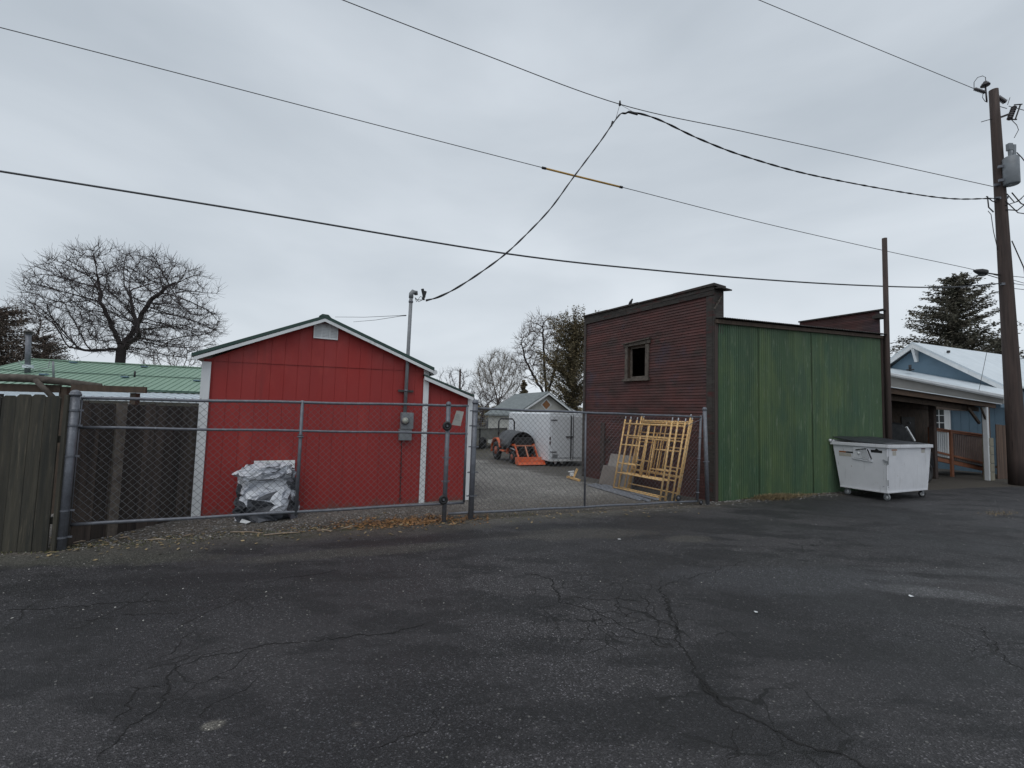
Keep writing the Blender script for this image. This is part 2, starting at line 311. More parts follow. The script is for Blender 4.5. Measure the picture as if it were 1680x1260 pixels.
def asphalt_mat():
    b=NB('wet_asphalt')
    base=b.mix(b.ramp(b.noise(.35,det=5,rough=.6),[(.38,0.),(.62,1.)]),(.025,.0245,.027),(.054,.051,.053))
    base=b.mix(b.ramp(b.noise(.9,(1,2.2,1),6,.65,rot=(0,0,-.45)),[(.48,0.),(.56,1.)]),base,(.020,.0195,.021))
    # dry paler worn streaks
    def blob(c,rx,ry,ang,col,amt,s=2.2):
        nonlocal base
        mp_=b.n('ShaderNodeMapping',vector_type='TEXTURE'); mp_.inputs['Location'].default_value=(c.x,c.y,0); mp_.inputs['Rotation'].default_value=(0,0,ang); mp_.inputs['Scale'].default_value=(rx,ry,1)
        b.l(b.c,mp_.inputs[0]); ln=b.n('ShaderNodeVectorMath',operation='LENGTH'); b.l(mp_.outputs[0],ln.inputs[0])
        v=b.math('ADD',ln.outputs['Value'],b.math('MULTIPLY',b.math('SUBTRACT',b.noise(s,det=6,rough=.65),.5),1.3))
        base=b.mix(b.math('MULTIPLY',b.ramp(v,[(.62,1.),(1.15,0.)]),amt),base,col)
    blob(G(1530,972),.95,.20,-.25,(.085,.085,.088),.9)
    blob(G(1480,950),.9,.10,-.1,(.07,.07,.073),.7)
    blob(G(1580,940),1.4,.12,-.05,(.065,.065,.068),.6)
    blob(G(1300,950),1.6,.5,.1,(.05,.05,.055),.8)
    blob(G(600,905),1.7,.22,.35,(.075,.071,.062),.6)
    blob(G(950,876),1.5,.35,.25,(.07,.064,.056),.65)
    blob(G(1130,885),.5,.22,.2,(.075,.07,.062),.7)
    blob(G(120,915),1.7,.35,.1,(.065,.064,.052),.85)
    blob(G(350,1190),.07,.05,.2,(.16,.15,.13),.9,6)
    blob(G(585,1190),.04,.03,.2,(.14,.13,.12),.8,6)
    blob(G(700,885),2.0,.16,.3,(.016,.015,.016),.85)
    blob(G(330,950),1.6,.20,.22,(.014,.013,.015),.8)
    blob(G(1130,860),2.2,.5,.2,(.02,.0195,.021),.6)
    blob(G(560,1190),.8,.35,.5,(.022,.022,.024),.6)
    # aggregate
    x=b.n('ShaderNodeSeparateColor'); b.l(b.vor(125,out='Color'),x.inputs[0])
    base=b.mix(b.ramp(b.noise(.45,det=4,loc=(3,8,1)),[(.38,.9),(.60,.45)]),base,b.mix(1,base,b.ramp(x.outputs[0],[(0,.15),(.3,.55),(.6,.95),(.82,1.6),(.93,2.6),(.97,4.2),(1,8.0)]),'MULTIPLY'))
    x2=b.n('ShaderNodeSeparateColor'); b.l(b.vor(34,out='Color'),x2.inputs[0])
    base=b.mix(b.math('MULTIPLY',b.ramp(x2.outputs[1],[(.955,0.),(.965,1.)]),b.ramp(b.vor(34),[(.22,1.),(.3,0.)])),base,(.17,.165,.155))
    def net(masks,scale,wd,seedloc):
        nonlocal base
        wob=b.n('ShaderNodeTexNoise'); wob.inputs['Scale'].default_value=5; wob.inputs['Detail'].default_value=5; b.l(b.map((1,1,1),loc=seedloc),wob.inputs['Vector'])
        sb=b.n('ShaderNodeVectorMath',operation='MULTIPLY_ADD'); b.l(wob.outputs['Color'],sb.inputs[0]); sb.inputs[1].default_value=(.22,.22,0); b.l(b.map((1,1,0),loc=seedloc),sb.inputs[2])
        vo=b.n('ShaderNodeTexVoronoi',feature='DISTANCE_TO_EDGE'); vo.inputs['Scale'].default_value=scale; b.l(sb.outputs[0],vo.inputs['Vector'])
        msk=None
        for c,rx,ry,ang in masks:
            mp_=b.n('ShaderNodeMapping',vector_type='TEXTURE'); mp_.inputs['Location'].default_value=(c.x,c.y,0); mp_.inputs['Rotation'].default_value=(0,0,ang); mp_.inputs['Scale'].default_value=(rx,ry,1)
            b.l(b.c,mp_.inputs[0]); ln=b.n('ShaderNodeVectorMath',operation='LENGTH'); b.l(mp_.outputs[0],ln.inputs[0])
            m1=b.ramp(b.math('ADD',ln.outputs['Value'],b.math('MULTIPLY',b.math('SUBTRACT',b.noise(2.2,det=4),.5),1.6)),[(.6,1.),(1.1,0.)])
            msk=m1 if msk is None else b.math('MAXIMUM',msk,m1)
        ed=b.ramp(b.math('DIVIDE',vo.outputs['Distance'],b.math('ADD',b.math('MULTIPLY',msk,wd),.0005)),[(.75,1.),(1.,0.)])
        base=b.mix(b.math('MULTIPLY',b.math('MULTIPLY',ed,msk),.95),base,(.005,.005,.005))
    net([(G(1030,1010),1.1,.75,.2),(G(1000,960),1.3,.35,.2),(G(300,1110),.6,.4,.5)],2.9,.020,(3,1,0))
    net([(G(1250,1190),.9,.6,-.6),(G(1620,1060),.9,.7,.3),(G(200,1000),1.5,.5,.2),(G(1350,900),1.6,.4,.2)],1.3,.010,(7,4,0))
    # dirt and grit washed over the edge by the fence
    f=b.n('ShaderNodeVectorMath',operation='DOT_PRODUCT'); b.l(b.c,f.inputs[0]); f.inputs[1].default_value=tuple(FG1.n)
    dist=b.math('SUBTRACT',f.outputs['Value'],FG1.n.dot(FG1.o))
    edge=b.ramp(b.math('ADD',b.math('MULTIPLY',dist,.8),b.math('MULTIPLY',b.noise(1.1,det=6,rough=.65),.8)),[(.50,1.),(1.0,0.)])
    xs=b.n('ShaderNodeSeparateXYZ'); b.l(b.c,xs.inputs[0])
    edge=b.math('MULTIPLY',edge,b.ramp(b.math('MULTIPLY',xs.outputs['X'],.1),[(.30,1.),(.55,.25)]))
    x3=b.n('ShaderNodeSeparateColor'); b.l(b.vor(60,out='Color'),x3.inputs[0])
    dirt=b.mix(b.ramp(x3.outputs[0],[(0,0.),(1,1.)]),(.05,.047,.038),(.17,.16,.14))
    dirt=b.mix(b.ramp(b.noise(2.3,det=5),[(.55,0.),(.68,.6)]),dirt,(.055,.062,.025))
    base=b.mix(edge,base,dirt)
    nr=b.bump(b.vor(125),1.0,.010); nr=b.bump(b.noise(2.2,det=5),.35,.03,nr)
    rg=b.ramp(b.noise(.7,det=5),[(.35,.50),(.6,.72)])
    return b.fin(base,rg,0,nr,.45)
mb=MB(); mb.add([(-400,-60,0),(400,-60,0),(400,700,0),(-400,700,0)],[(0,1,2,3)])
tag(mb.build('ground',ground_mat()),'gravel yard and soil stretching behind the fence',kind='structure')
# the alley asphalt with a ragged edge along the fence line
edge_px=[(-700,965),(-200,918),(0,912),(95,908),(200,893),(330,880),(480,872),(620,862),(770,855),(900,845),(1040,838),(1160,832),(1230,824),(1330,815),(1400,812),(1500,806),(1600,800),(1700,798),(1900,790),(2300,780)]
E=[G(*p) for p in edge_px]; EE=[]
for a,b_ in zip(E,E[1:]):
    k=max(2,int((b_-a).length/.12)); k=min(k,60)
    for i in range(k):
        p=a.lerp(b_,i/k); q=mn.noise(V((p.x*2.2,p.y*2.2,3)))*.10+mn.noise(V((p.x*9,p.y*9,5)))*.04
        EE.append(p+FG1.n*q)
mb=MB(); row1=[V((p.x,p.y,.004)) for p in EE]; row2=[V((p.x*1.0,-40,.004)) for p in EE]; k=len(EE)
mb.add(row1+row2,[(i,k+i,k+i+1,i+1) for i in range(k-1)])
mb.f=[tuple(f) for f in mb.f]
tag(mb.build('asphalt_alley',asphalt_mat()),'dark damp cracked asphalt alley in the foreground',kind='structure')
# cracks
mb=MB()
def crack(pts,wd,sd_=0):
    rr=random.Random(sd_); P=[G(*p,.0) for p in pts]; out=[]
    for a,b_ in zip(P,P[1:]):
        k=max(2,int((b_-a).length/.018))
        for i in range(k):
            p=a.lerp(b_,i/k); nn=V((-(b_-a).y,(b_-a).x,0)).normalized()
            s=mn.noise(V((p.x*5+sd_,p.y*5,0)))*.06+mn.noise(V((p.x*18,p.y*18,sd_)))*.035+mn.noise(V((p.x*50,p.y*50,sd_)))*.012
            out.append((p+nn*s,nn))
    out.append((P[-1],nn)); n=len(out); vs=[]
    for i,(p,nn) in enumerate(out):
        t=min(1,min(i,n-1-i)/5+.12); h=wd*t*(.45+.55*abs(mn.noise(V((p.x*11,p.y*11,9))))*2.2+.2*rr.random())/2
        vs+=[p+nn*h+V((0,0,.0065)),p-nn*h+V((0,0,.0065))]
    mb.add(vs,[(2*i,2*i+1,2*i+3,2*i+2) for i in range(n-1)])
CR_=[([(1085,962),(1090,985),(1112,1030),(1112,1055),(1145,1112),(1175,1145),(1235,1187),(1300,1217),(1380,1238),(1440,1275)],.019),
([(1147,1114),(1168,1140),(1200,1165)],.026),
([(862,940),(900,950),(912,965),(917,990)],.018),([(917,990),(975,1002),(1010,1020),(1060,1045),(1112,1055)],.012),
([(1010,985),(1020,1000),(1018,1015)],.01),([(1040,977),(1062,990),(1058,1005),(1080,1018),(1112,1035)],.009),([(985,1030),(1010,1045),(1060,1050)],.009),
([(965,1022),(985,1016),(990,1024)],.02),([(1062,990),(1030,985),(1010,985),(975,985),(940,975)],.008),([(1020,1015),(1035,1010),(1060,1003)],.008),
([(1060,1045),(1075,1060),(1100,1062)],.012),([(940,1060),(975,1040),(960,1020)],.007),
([(1225,920),(1160,940),(1085,962)],.008),([(1112,1035),(1108,1015),(1095,1000)],.008),
([(700,1023),(640,1038),(560,1047),(470,1055),(400,1065),(330,1078),(300,1092),(275,1130),(262,1160),(205,1192),(160,1250)],.011),
([(215,1125),(208,1170),(190,1192)],.012),([(325,1030),(305,1050),(255,1085)],.006),([(268,1130),(225,1135)],.008),([(430,1110),(370,1150),(330,1180)],.007),
([(0,1003),(100,998),(200,990),(280,985)],.013),([(120,1020),(210,1010),(300,1008)],.007),([(395,968),(430,955),(560,935)],.008),
([(1605,1020),(1625,1050),(1650,1085),(1700,1110)],.009),([(1590,1075),(1625,1055)],.006),([(1210,1190),(1215,1235),(1200,1262)],.007),([(600,1230),(700,1200),(720,1160)],.006)]
for i,(p,wd) in enumerate(CR_): crack(p,wd,i)
tag(mb.build('road_crack',m_crack),'jagged cracks across the asphalt',kind='structure')
# loose stones, chips and leaf litter
def stones(name,mat,n,fn,r0,r1,label,flat=.6,seed=1):
    rr=random.Random(seed); mb=MB()
    for i in range(n):
        p=fn(rr); 
        if p is None: continue
        r=rr.uniform(r0,r1)*rr.uniform(.6,1.3); mb.tint=rr.random(); a=rr.random()*6.28; base=[]
        for j in range(5):
            q=a+j*1.2566+rr.uniform(-.3,.3); s=r*rr.uniform(.7,1.2); base.append(p+V((math.cos(q)*s,math.sin(q)*s,rr.uniform(-.1,.25)*r)))
        top=p+V((rr.uniform(-.3,.3)*r,rr.uniform(-.3,.3)*r,r*flat*rr.uniform(.6,1.3)))
        mb.add(base+[top],[(j,(j+1)%5,5) for j in range(5)])
    return tag(mb.build(name,mat),label,kind='stuff')
def g_behind(rr):
    t=rr.random(); px=rr.uniform(100,780); f=(px-100)/680; py=rr.uniform(845-25*f,903-52*f); p=G(px,py); p.z=.002; return p
stones('gravel',m_peb,5200,g_behind,.006,.018,'coarse grey gravel strip under the chain link gate')
def g_yard(rr):
    px=rr.uniform(770,1150); py=rr.uniform(775,842); p=G(px,py); p.z=.002; return p
stones('gravel',m_peb,2600,g_yard,.006,.015,'finer pale gravel of the driveway beyond the gate',seed=2)
def g_road(rr):
    px=rr.uniform(-20,1700); t=rr.random()**2.2; b0=908-.075*px if px<1200 else 820; p=G(px,b0+t*150); p.z=.005; return p
stones('stone_chips',m_pebl,620,g_road,.003,.0085,'small pale stone chips scattered over the alley',seed=3)
def g_wall(rr):
    u=rr.uniform(-.6,BG.len-1.4); p=BG.P(u,.006,abs(rr.gauss(0,.16))+.03); return p
stones('stone_chips',m_peb,900,g_wall,.006,.02,'loose stones along the foot of the green wall',seed=4)
def leaves(name,mat,n,fn,s0,s1,label,seed=1):
    rr=random.Random(seed); mb=MB()
    for i in range(n):
        p=fn(rr); s=rr.uniform(s0,s1); a=rr.random()*6.28; mb.tint=rr.random(); ax=V((math.cos(a),math.sin(a),rr.uniform(-.25,.35))); bx=V((-math.sin(a),math.cos(a),rr.uniform(-.4,.5)))*.5
        c=p+V((0,0,s*.35+.004)); mb.add([c-ax*s,c+bx*s,c+ax*s,c-bx*s],[(0,1,2),(0,2,3)])
    return tag(mb.build(name,mat),label,kind='stuff')
def l_fn(rr):
    px=rr.gauss(668,62); px=max(470,min(800,px)); base=861-(px-600)*.055+4*mn.noise(V((px*.05,0,1))); p=G(px,base+rr.gauss(0,4.2)); p.z=.004; return p
leaves('leaf_litter',m_leaf,2100,l_fn,.010,.032,'drift of orange brown dead leaves along the gate',1)
def l_fn2(rr):
    px=rr.uniform(60,1150); f=(px-60)/1090; p=G(px,903-75*f+rr.gauss(0,8)); p.z=.004; return p
leaves('leaf_litter',m_straw,520,l_fn2,.012,.04,'thin scatter of straw and twigs along the fence line',2)
def blades(name,mat,n,fn,h0,h1,label,seed=1,lean=.6):
    rr=random.Random(seed); mb=MB()
    for i in range(n):
        p=fn(rr); h=rr.uniform(h0,h1); a=rr.random()*6.28; mb.tint=rr.random(); d=V((math.cos(a)*lean,math.sin(a)*lean,rr.uniform(.3,1))).normalized()*h; s=V((-math.sin(a),math.cos(a),0))*.003
        mb.add([p-s,p+s,p+d*.6+s*.7+V((0,0,.1*h)),p+d,p+d*.6-s*.7+V((0,0,.1*h))],[(0,1,2,4),(4,2,3)])
    return tag(mb.build(name,mat),label,kind='stuff')
def tuft(u0,u1,w_):
    def f(rr): return BG.P(rr.gauss((u0+u1)/2,(u1-u0)/4),.004,abs(rr.gauss(0,w_))+.02)
    return f
ua=BG.uv(1232,815)[0]; ub=BG.uv(1292,812)[0]
blades('grass',m_straw,3200,tuft(ua,ub,.13),.07,.20,'matted clump of dry straw grass at the green wall foot',1,1.2)
blades('grass',m_straw,1200,tuft(ua+.5,ub+1.1,.10),.03,.08,'sparse dry grass running on towards the dumpster',2,1.2)
blades('weeds',m_moss,3600,lambda rr:(lambda px:G(px,906-.070*px+rr.gauss(0,3.2)+5*mn.noise(V((px*.02,0,4)))))(rr.uniform(0,880)),.01,.035,'low green weeds and moss on the verge by the fence',3,.8)
blades('weeds',m_straw,240,lambda rr:G(1640+rr.gauss(0,14),843+rr.gauss(0,2)),.02,.06,'small tuft of dry weeds in the asphalt at right',5,.8)

mb=MB()
for x0,y0,x1,y1 in ((142,879,163,874),(196,885,212,883),(242,888,272,887),(378,875,432,876),(432,880,492,875),(300,882,318,878),(120,893,140,889),(560,869,580,866),(520,872,545,873)):
    p,q=G(x0,y0)+V((0,0,.018)),G(x1,y1)+V((0,0,.014)); m_=(p+q)/2+V((.01,.015,.006)); mb.tube([p,m_,q],[.008,.011,.006],5)
tag(mb.build('sticks',MT('pale_stick',(.33,.26,.19),(.2,.15,.11),9)),'few pale broken sticks lying along the fence line',kind='stuff')
# ================================================================== RED SHED
RS=Fr(G(316,848),G(770,820))
org=RS.P(RS.len/2,0,-2)
red=thing('red_shed','small red shed with white corner trim, green gable roof and lean-to behind the gate','shed',org)
pL=RS.uv(334,590); ap=RS.uv(532,522); pR=RS.uv(703,606)
uL=0.0; uM=RS.uv(690,826)[0]; uR=RS.len
seam=lin(RS.uv(345,590),RS.uv(700,608))
zE=lin(pL,ap); zE2=lin(ap,pR)
def gab(u): return zE(u) if u<ap[0] else zE2(u)
def groove(u0,u1,sp,dp=.005,gw=.009,off=0):
    pr=[(u0,0)]; u=u0+sp*.6
    while u<u1-.03: pr+=[(u,0),(u+.002,-dp),(u+gw,-dp),(u+gw+.002,0)]; u+=sp
    pr.append((u1,0)); return [(a,b+off) for a,b in pr]
mb=MB(); profwall(mb,RS,groove(uL,uM,.205),lambda u:-.02,lambda u:seam(u)+.01)
gp=groove(uL,uM,.205,off=.014); 
gp=sorted(gp+[(ap[0],.014)])
profwall(mb,RS,gp,lambda u:seam(u)-.02,lambda u:gab(u)-.02)
mb.build('front_wall',m_red,red)
# lean-to wall
q1=RS.uv(700,616); q2=RS.uv(776,646); zl=lin(q1,q2)
mb=MB(); profwall(mb,RS,groove(uM,uR,.205,off=-.05),lambda u:-.02,lambda u:zl(u)); mb.build('lean_to_wall',m_red,red)
# sides and back
mb=MB(); DP=-4.6
mb.fprism(RS,[(uL,-.02),(uL+.04,-.02),(uL+.04,pL[1]-.08),(uL,pL[1]-.08)],DP,-.02)
mb.fprism(RS,[(uR-.04,-.02),(uR,-.02),(uR,zl(uR)-.03),(uR-.04,zl(uR)-.01)],DP,-.07)
mb.fprism(RS,[(uL+.05,-.02),(uR-.05,-.02),(uR-.05,zl(uR)-.06),(uM,zl(uM)-.06),(uM,gab(uM)-.06),(ap[0],ap[1]-.06),(uL+.05,gab(uL)-.1)],DP,DP+.05)
mb.build('side_wall',m_red,red)
# corner trims
mb=MB(); t=.045
for a,b_,zt,d in ((uL-.02,uL+.105,gab(uL+.05)-.06,.02),(uM-.045,uM+.06,gab(uM)-.03,.02)):
    o=MB(); o.fbox(RS,a,b_,-.01,zt,d-.004,d+.02); bevel(o.build('corner_trim',m_white,red),.004,1)
o=MB(); o.fbox(RS,uR-.09,uR+.03,-.01,zl(uR)-.02,-.045,-.02); o.fbox(RS,uR+.003,uR+.03,-.01,zl(uR)-.03,-.045-.09,-.047); bevel(o.build('corner_trim',m_white,red),.004,1)
o=MB(); o.fbox(RS,uL-.022,uL-.002,-.01,gab(uL)-.06,-.10,.014); o.build('corner_trim',m_white,red)
# roof: white rake board then green metal
FD=.20; A=RS.uv(314,579,FD); B=RS.uv(534,517,FD); C=RS.uv(713,603,FD)
def band(pts,t0,t1,d0,d1,mbx):
    up=[(u,z-t0) for u,z in pts]; dn=[(u,z-t1) for u,z in pts][::-1]
    for i in range(len(pts)-1):
        a,b_=pts[i],pts[i+1]; mbx.fprism(RS,[(a[0],a[1]-t1),(b_[0],b_[1]-t1),(b_[0],b_[1]-t0),(a[0],a[1]-t0)],d0,d1)
mb=MB(); band([A,B,C],0,.055,-4.8,FD,mb); mb.fprism(RS,[(B[0]-.1,B[1]-.025),(B[0]+.1,B[1]-.04),(B[0]+.05,B[1]+.012),(B[0]-.05,B[1]+.016)],-4.8,FD+.004)
LA=RS.uv(697,614,FD-.05); LB=RS.uv(778,648,FD-.05); band([LA,LB],0,.035,-4.8,FD-.05,mb)
mb.build('roof',m_groof,red)
mb=MB(); band([(A[0]+.03,A[1]),(B[0],B[1]),(C[0]-.02,C[1])],.057,.112,FD-.03,FD-.005,mb); band([LA,(LB[0]-.02,LB[1]-.008)],.037,.10,FD-.08,FD-.055,mb); mb.build('rake_board',m_white,red)
mb=MB(); band([(A[0]+.05,A[1]),(B[0],B[1]),(C[0]-.03,C[1])],.06,.075,0.0,FD-.035,mb); band([LA,LB],.04,.055,-.04,FD-.085,mb); mb.build('soffit',m_red,red)
mb=MB(); mb.tube([RS.P(C[0]+.02,C[1]-.09,FD-.02),RS.P(C[0]+.02,C[1]-.11,-4.6)],.05,10); mb.build('gutter',m_white,red)
# gable vent
v0=RS.uv(514,555); v1=RS.uv(555,534); 
mb=MB(); z0,z1=v0[1],v1[1]; a,b_=v0[0],v1[0]
mb.fbox(RS,a,b_,z0,z0+.018,.02,.05); mb.fbox(RS,a,b_,z1-.018,z1,.02,.05); mb.fbox(RS,a,a+.018,z0+.018,z1-.018,.02,.05); mb.fbox(RS,b_-.018,b_,z0+.018,z1-.018,.02,.05)
mb.fbox(RS,a+.018,b_-.018,z0+.018,z1-.018,.016,.024)
nv=9
for k in range(1,3): uu=a+(b_-a)*k/3; mb.fbox(RS,uu-.01,uu+.01,z0+.018,z1-.018,.024,.046)
for k in range(nv):
    zz=z0+.02+(z1-z0-.04)*k/nv; mb.fprism(RS,[(a+.018,zz),(b_-.018,zz),(b_-.018,zz+.008),(a+.018,zz+.008)],.024,.042)
mb.build('gable_vent',m_white,red)
# --- electric meter with riser mast
mt0=RS.uv(653,722,.02); mt1=RS.uv(676,677,.02)
met=thing('electric_meter','grey electric meter box with tall riser mast on the red shed wall','electric meter',RS.P((mt0[0]+mt1[0])/2,mt0[1],.05))
mb=MB(); mb.fbox(RS,mt0[0]+.02,mt1[0]+.01,(mt0[1]+mt1[1])/2-.05,mt1[1],.02,.13); mb.fbox(RS,mt0[0],mt1[0]-.01,mt0[1],(mt0[1]+mt1[1])/2-.055,.02,.115); bevel(mb.build('meter_box',m_grey,met),.006,2)
mc=RS.at(664,690,.13); mb=MB(); mb.disc(mc+RS.n*.02,RS.n,.078,.04,24); mb.build('meter_ring',m_galv,met,True)
mb=MB(); mb.ball(mc+RS.n*.05,(.062,.062,.062),16,10); mb.build('meter_glass',m_meterglass,met,True)
mb=MB(); dd=.08; b0=RS.at(664,679,dd); b1=RS.at(674.5,487,dd); mb.tube([b0,b1],.034,14); mb.build('mast',m_grey,met,True)
mb=MB(); mb.tube([b1-V((0,0,.02)),b1+V((0,0,.06)),b1+RS.u*.03+V((0,0,.10)),b1+RS.u*.09+V((0,0,.09)),b1+RS.u*.10+V((0,0,.05))],[.045,.045,.05,.05,.03],12); mb.build('weatherhead',m_grey,met,True)
mb=MB(); c=RS.at(665,641,.03); mb.fbox(RS,RS.uv(653,641,.02)[0],RS.uv(678,641,.02)[0],c.z-.025,c.z+.015,.015,.045); mb.build('strut_bracket',m_rust,met)
mb=MB(); 
for py in (641,586,495): cc=RS.at(664+(679-py)*.0547,py,dd); mb.disc(cc,(0,0,1),.043,.035,14)
mb.build('pipe_clamp',m_galv,met,True)
mb=MB(); cpts=[RS.at(659,722,.03),RS.at(658,770,.02),RS.at(656,824,.02)]; mb.tube(cpts,.007,6)
for py in (760,783,818): cc=RS.at(657.5,py,.02); mb.fbox(RS,(cc-RS.o).dot(RS.u)-.025,(cc-RS.o).dot(RS.u)+.025,cc.z-.006,cc.z+.004,.015,.03)
mb.build('ground_wire',m_cable,met)
# insulated connectors at the mast head
mb=MB(); h=RS.at(681,490,.1)
for a,b_ in (((693,474),(696,488)),((698,478),(694,491))): p,q=RS.at(*a,.15),RS.at(*b_,.15); mb.tube([p,q],.028,8)
for a in ((690,486),(686,492),(693,492)):
    q=RS.at(*a,.14); mb.tube([h+V((0,0,.02)),(h+q)/2-V((0,0,.05)),q,RS.at(697,492,.15)],.006,5)
mb.build('wire_connector',m_cable,met)
# white board behind tarp
WB=RS.off(.03); mb=MB(); a=RS.uv(417,756,.05); b_=RS.uv(484,756,.05); lo=RS.uv(486,836,.05)[1]
mb.prism([RS.P(a[0],0.02,.16),RS.P(b_[0],.02,.16),RS.P(b_[0],a[1],.045),RS.P(a[0],a[1],.045)],RS.n*.018)
tag(mb.build('panel',m_white,None,loc=RS.P(a[0],0,.1)),'thin white board leaning on the red wall behind the crumpled tarp','board')
# tarp covered bundle
def tarp_mat():
    b=NB('silver_tarp'); v=b.n('ShaderNodeAttribute',attribute_name='tint').outputs['Fac']
    col=b.ramp(v,[(.30,(.05,.053,.062)),(.42,(.15,.16,.185)),(.52,(.40,.42,.47)),(.9,(.62,.64,.68))])
    return b.fin(col,.52,.08,None,.4)
TP=RS.off(.32); a=TP.uv(384,848)[0]; b_=TP.uv(488,848)[0]; ht=TP.uv(440,762)[1]
cx=(a+b_)/2; hw=(b_-a)*.46; rt_=random.Random(12); NU,NV=26,13
C_={}
def tp0(i,j):
    i%=NU
    if (i,j) in C_: return C_[(i,j)]
    t=j/NV; q=2*math.pi*(i+.5*(j%2))/NU; cu,su=math.cos(q),math.sin(q); su_=abs(su)**.55*math.copysign(1,su); cu_=abs(cu)**.55*math.copysign(1,cu)
    rr_=(1-t**4.2)**.45 if t<1 else 0
    x=cu_*hw*rr_*(1.06-.20*t+.05*math.sin(7*q)*(1-t)); y=su_*.30*rr_*(1.15-.3*t); z=ht*(math.sin(t*math.pi/2)**.85)
    if su>0: y-=.13*math.exp(-((t-.40)/.09)**2)*max(0,1-abs(cu)**2); y+=.10*math.exp(-((t-.16)/.12)**2)*max(0,1-abs(cu))
    x-= .10*math.exp(-((t-.62)/.10)**2)*(1 if cu<-.5 else 0)
    a_=.045*(1-.5*t); x+=rt_.gauss(0,a_*.8); y+=rt_.gauss(0,a_); z+=rt_.gauss(0,.018) if 0<j<NV else 0
    if j==0: z=.004
    C_[(i,j)]=TP.P(cx+x,max(.004,z),y); return C_[(i,j)]
vs=[tp0(i,j) for j in range(NV) for i in range(NU)]+[TP.P(cx,ht,0)]
fs=[]
for j in range(NV-1):
    for i in range(NU):
        p,q2,r3,s4=j*NU+i,j*NU+(i+1)%NU,(j+1)*NU+(i+1)%NU,(j+1)*NU+i
        fs+= [(p,q2,s4),(q2,r3,s4)] if j%2 else [(p,q2,r3),(p,r3,s4)]
fs+=[((NV-1)*NU+i,(NV-1)*NU+(i+1)%NU,NV*NU) for i in range(NU)]
ft=[]
for f_ in fs:
    c_=sum((vs[i] for i in f_),V())/3; ft.append(min(1,max(0,.5+1.9*mn.noise(c_*2.6+V((4,2,0)))+rt_.uniform(-.22,.22))))
for amp in (.013,.0045,.0012):
    mid={}; nf=[]
    def mp_(i,j):
        k=(min(i,j),max(i,j))
        if k not in mid:
            m_=(vs[i]+vs[j])/2; m_=m_+V((rt_.gauss(0,amp),rt_.gauss(0,amp),rt_.gauss(0,amp))); m_.z=max(.004,m_.z); vs.append(m_); mid[k]=len(vs)-1
        return mid[k]
    for A1,B1,C1 in fs:
        x,y,z=mp_(A1,B1),mp_(B1,C1),mp_(C1,A1); nf+=[(A1,x,z),(x,B1,y),(z,y,C1),(x,y,z)]
    fs=nf; ft=[t for t in ft for _ in range(4)]
mb=MB(); mb.add(vs,fs); mb.t=ft
tarp=thing('tarp_bundle','crumpled silver tarp draped over a bundle against the red shed','tarp',TP.P(cx,0,0))
mb.build('tarp',tarp_mat(),tarp)
mb=MB()
for z_,o_ in ((ht*.78,0),(ht*.42,.5)):
    pts=[]
    for i in range(30):
        q=math.pi*(i/29); cu,su=math.cos(q),math.sin(q); f=.98 if z_<ht*.5 else .86
        pts.append(TP.P(cx+abs(cu)**.6*math.copysign(1,cu)*hw*f,z_+.05*math.sin(q*2+o_)+.02*math.sin(q*7),abs(su)**.6*.30-.005))
    mb.tube(pts,.006,5)
mb.build('strap',m_black,tarp)
mb=MB(); p=TP.at(395,857,.25); 
mb.add([G(393,857,.02),G(397,851,.05),G(412,856,.03),G(404,859,.02)],[(0,3,2,1)])
tag(mb.build('paper_scrap',m_white),'torn white scrap at the front foot of the tarp','litter')

# ================================================================== CHAIN LINK GATES
def chain(mb,f,u0,u1,zb,zt,d,dia=.094,r=.0021):
    """two families of straight woven wires clipped to the panel"""
    h0=min(zb(u0),zb(u1)); h1=max(zt(u0),zt(u1)); k0=int((u0-(h1-h0))/dia)-2; k1=int((u1+(h1-h0))/dia)+2
    for sgn in (1,-1):
        for k in range(k0,k1):
            c=k*dia
            # line u=c+sgn*z ; clip
            pts=[]
            lo,hi=-9,9
            zz=[]
            N=60
            z=h0; seg=None; st=.012
            zs=[h0+(h1-h0)*i/120 for i in range(121)]
            ins=[x for x in zs if u0<=c+sgn*x<=u1 and zb(c+sgn*x)<=x<=zt(c+sgn*x)]
            if len(ins)<2: continue
            za,zb_=ins[0],ins[-1]; 
            a=f.P(c+sgn*za,za,d+sgn*.0015); b_=f.P(c+sgn*zb_,zb_,d+sgn*.0015); mb.tube([a,b_],r,4,False)
# --- left gate
lt=FG1.uv(131,653); rt=FG1.uv(773,666); lm=FG1.uv(130,701); rm=FG1.uv(772,711.5); lb=FG1.uv(114,861); rb=FG1.uv(766,824)
zt=lin(lt,rt); zm=lin(lm,rm); zb=lin(lb,rb)
g1=thing('chain_link_gate','left chain link gate panel with extra middle rail in front of the red shed','gate',FG1.P(FG1.len/2,0,0),'chain link gate panels')
uA=lt[0]; uB=rt[0]-.05
mb=MB(); pts=lambda z,a,b_,n=14:[FG1.P(a+(b_-a)*i/n,z(a+(b_-a)*i/n)+.004*math.sin(i*1.3),0) for i in range(n+1)]
mb.tube(pts(zt,uA,uB),.021,10); mb.build('top_rail',m_galv,g1,True)
mb=MB(); mb.tube(pts(zm,uA,uB),.018,10); mb.build('middle_rail',m_galv,g1,True)
mb=MB(); mb.tube(pts(zb,uA-.03,uB-.02),.021,10); mb.build('bottom_rail',m_galv,g1,True)
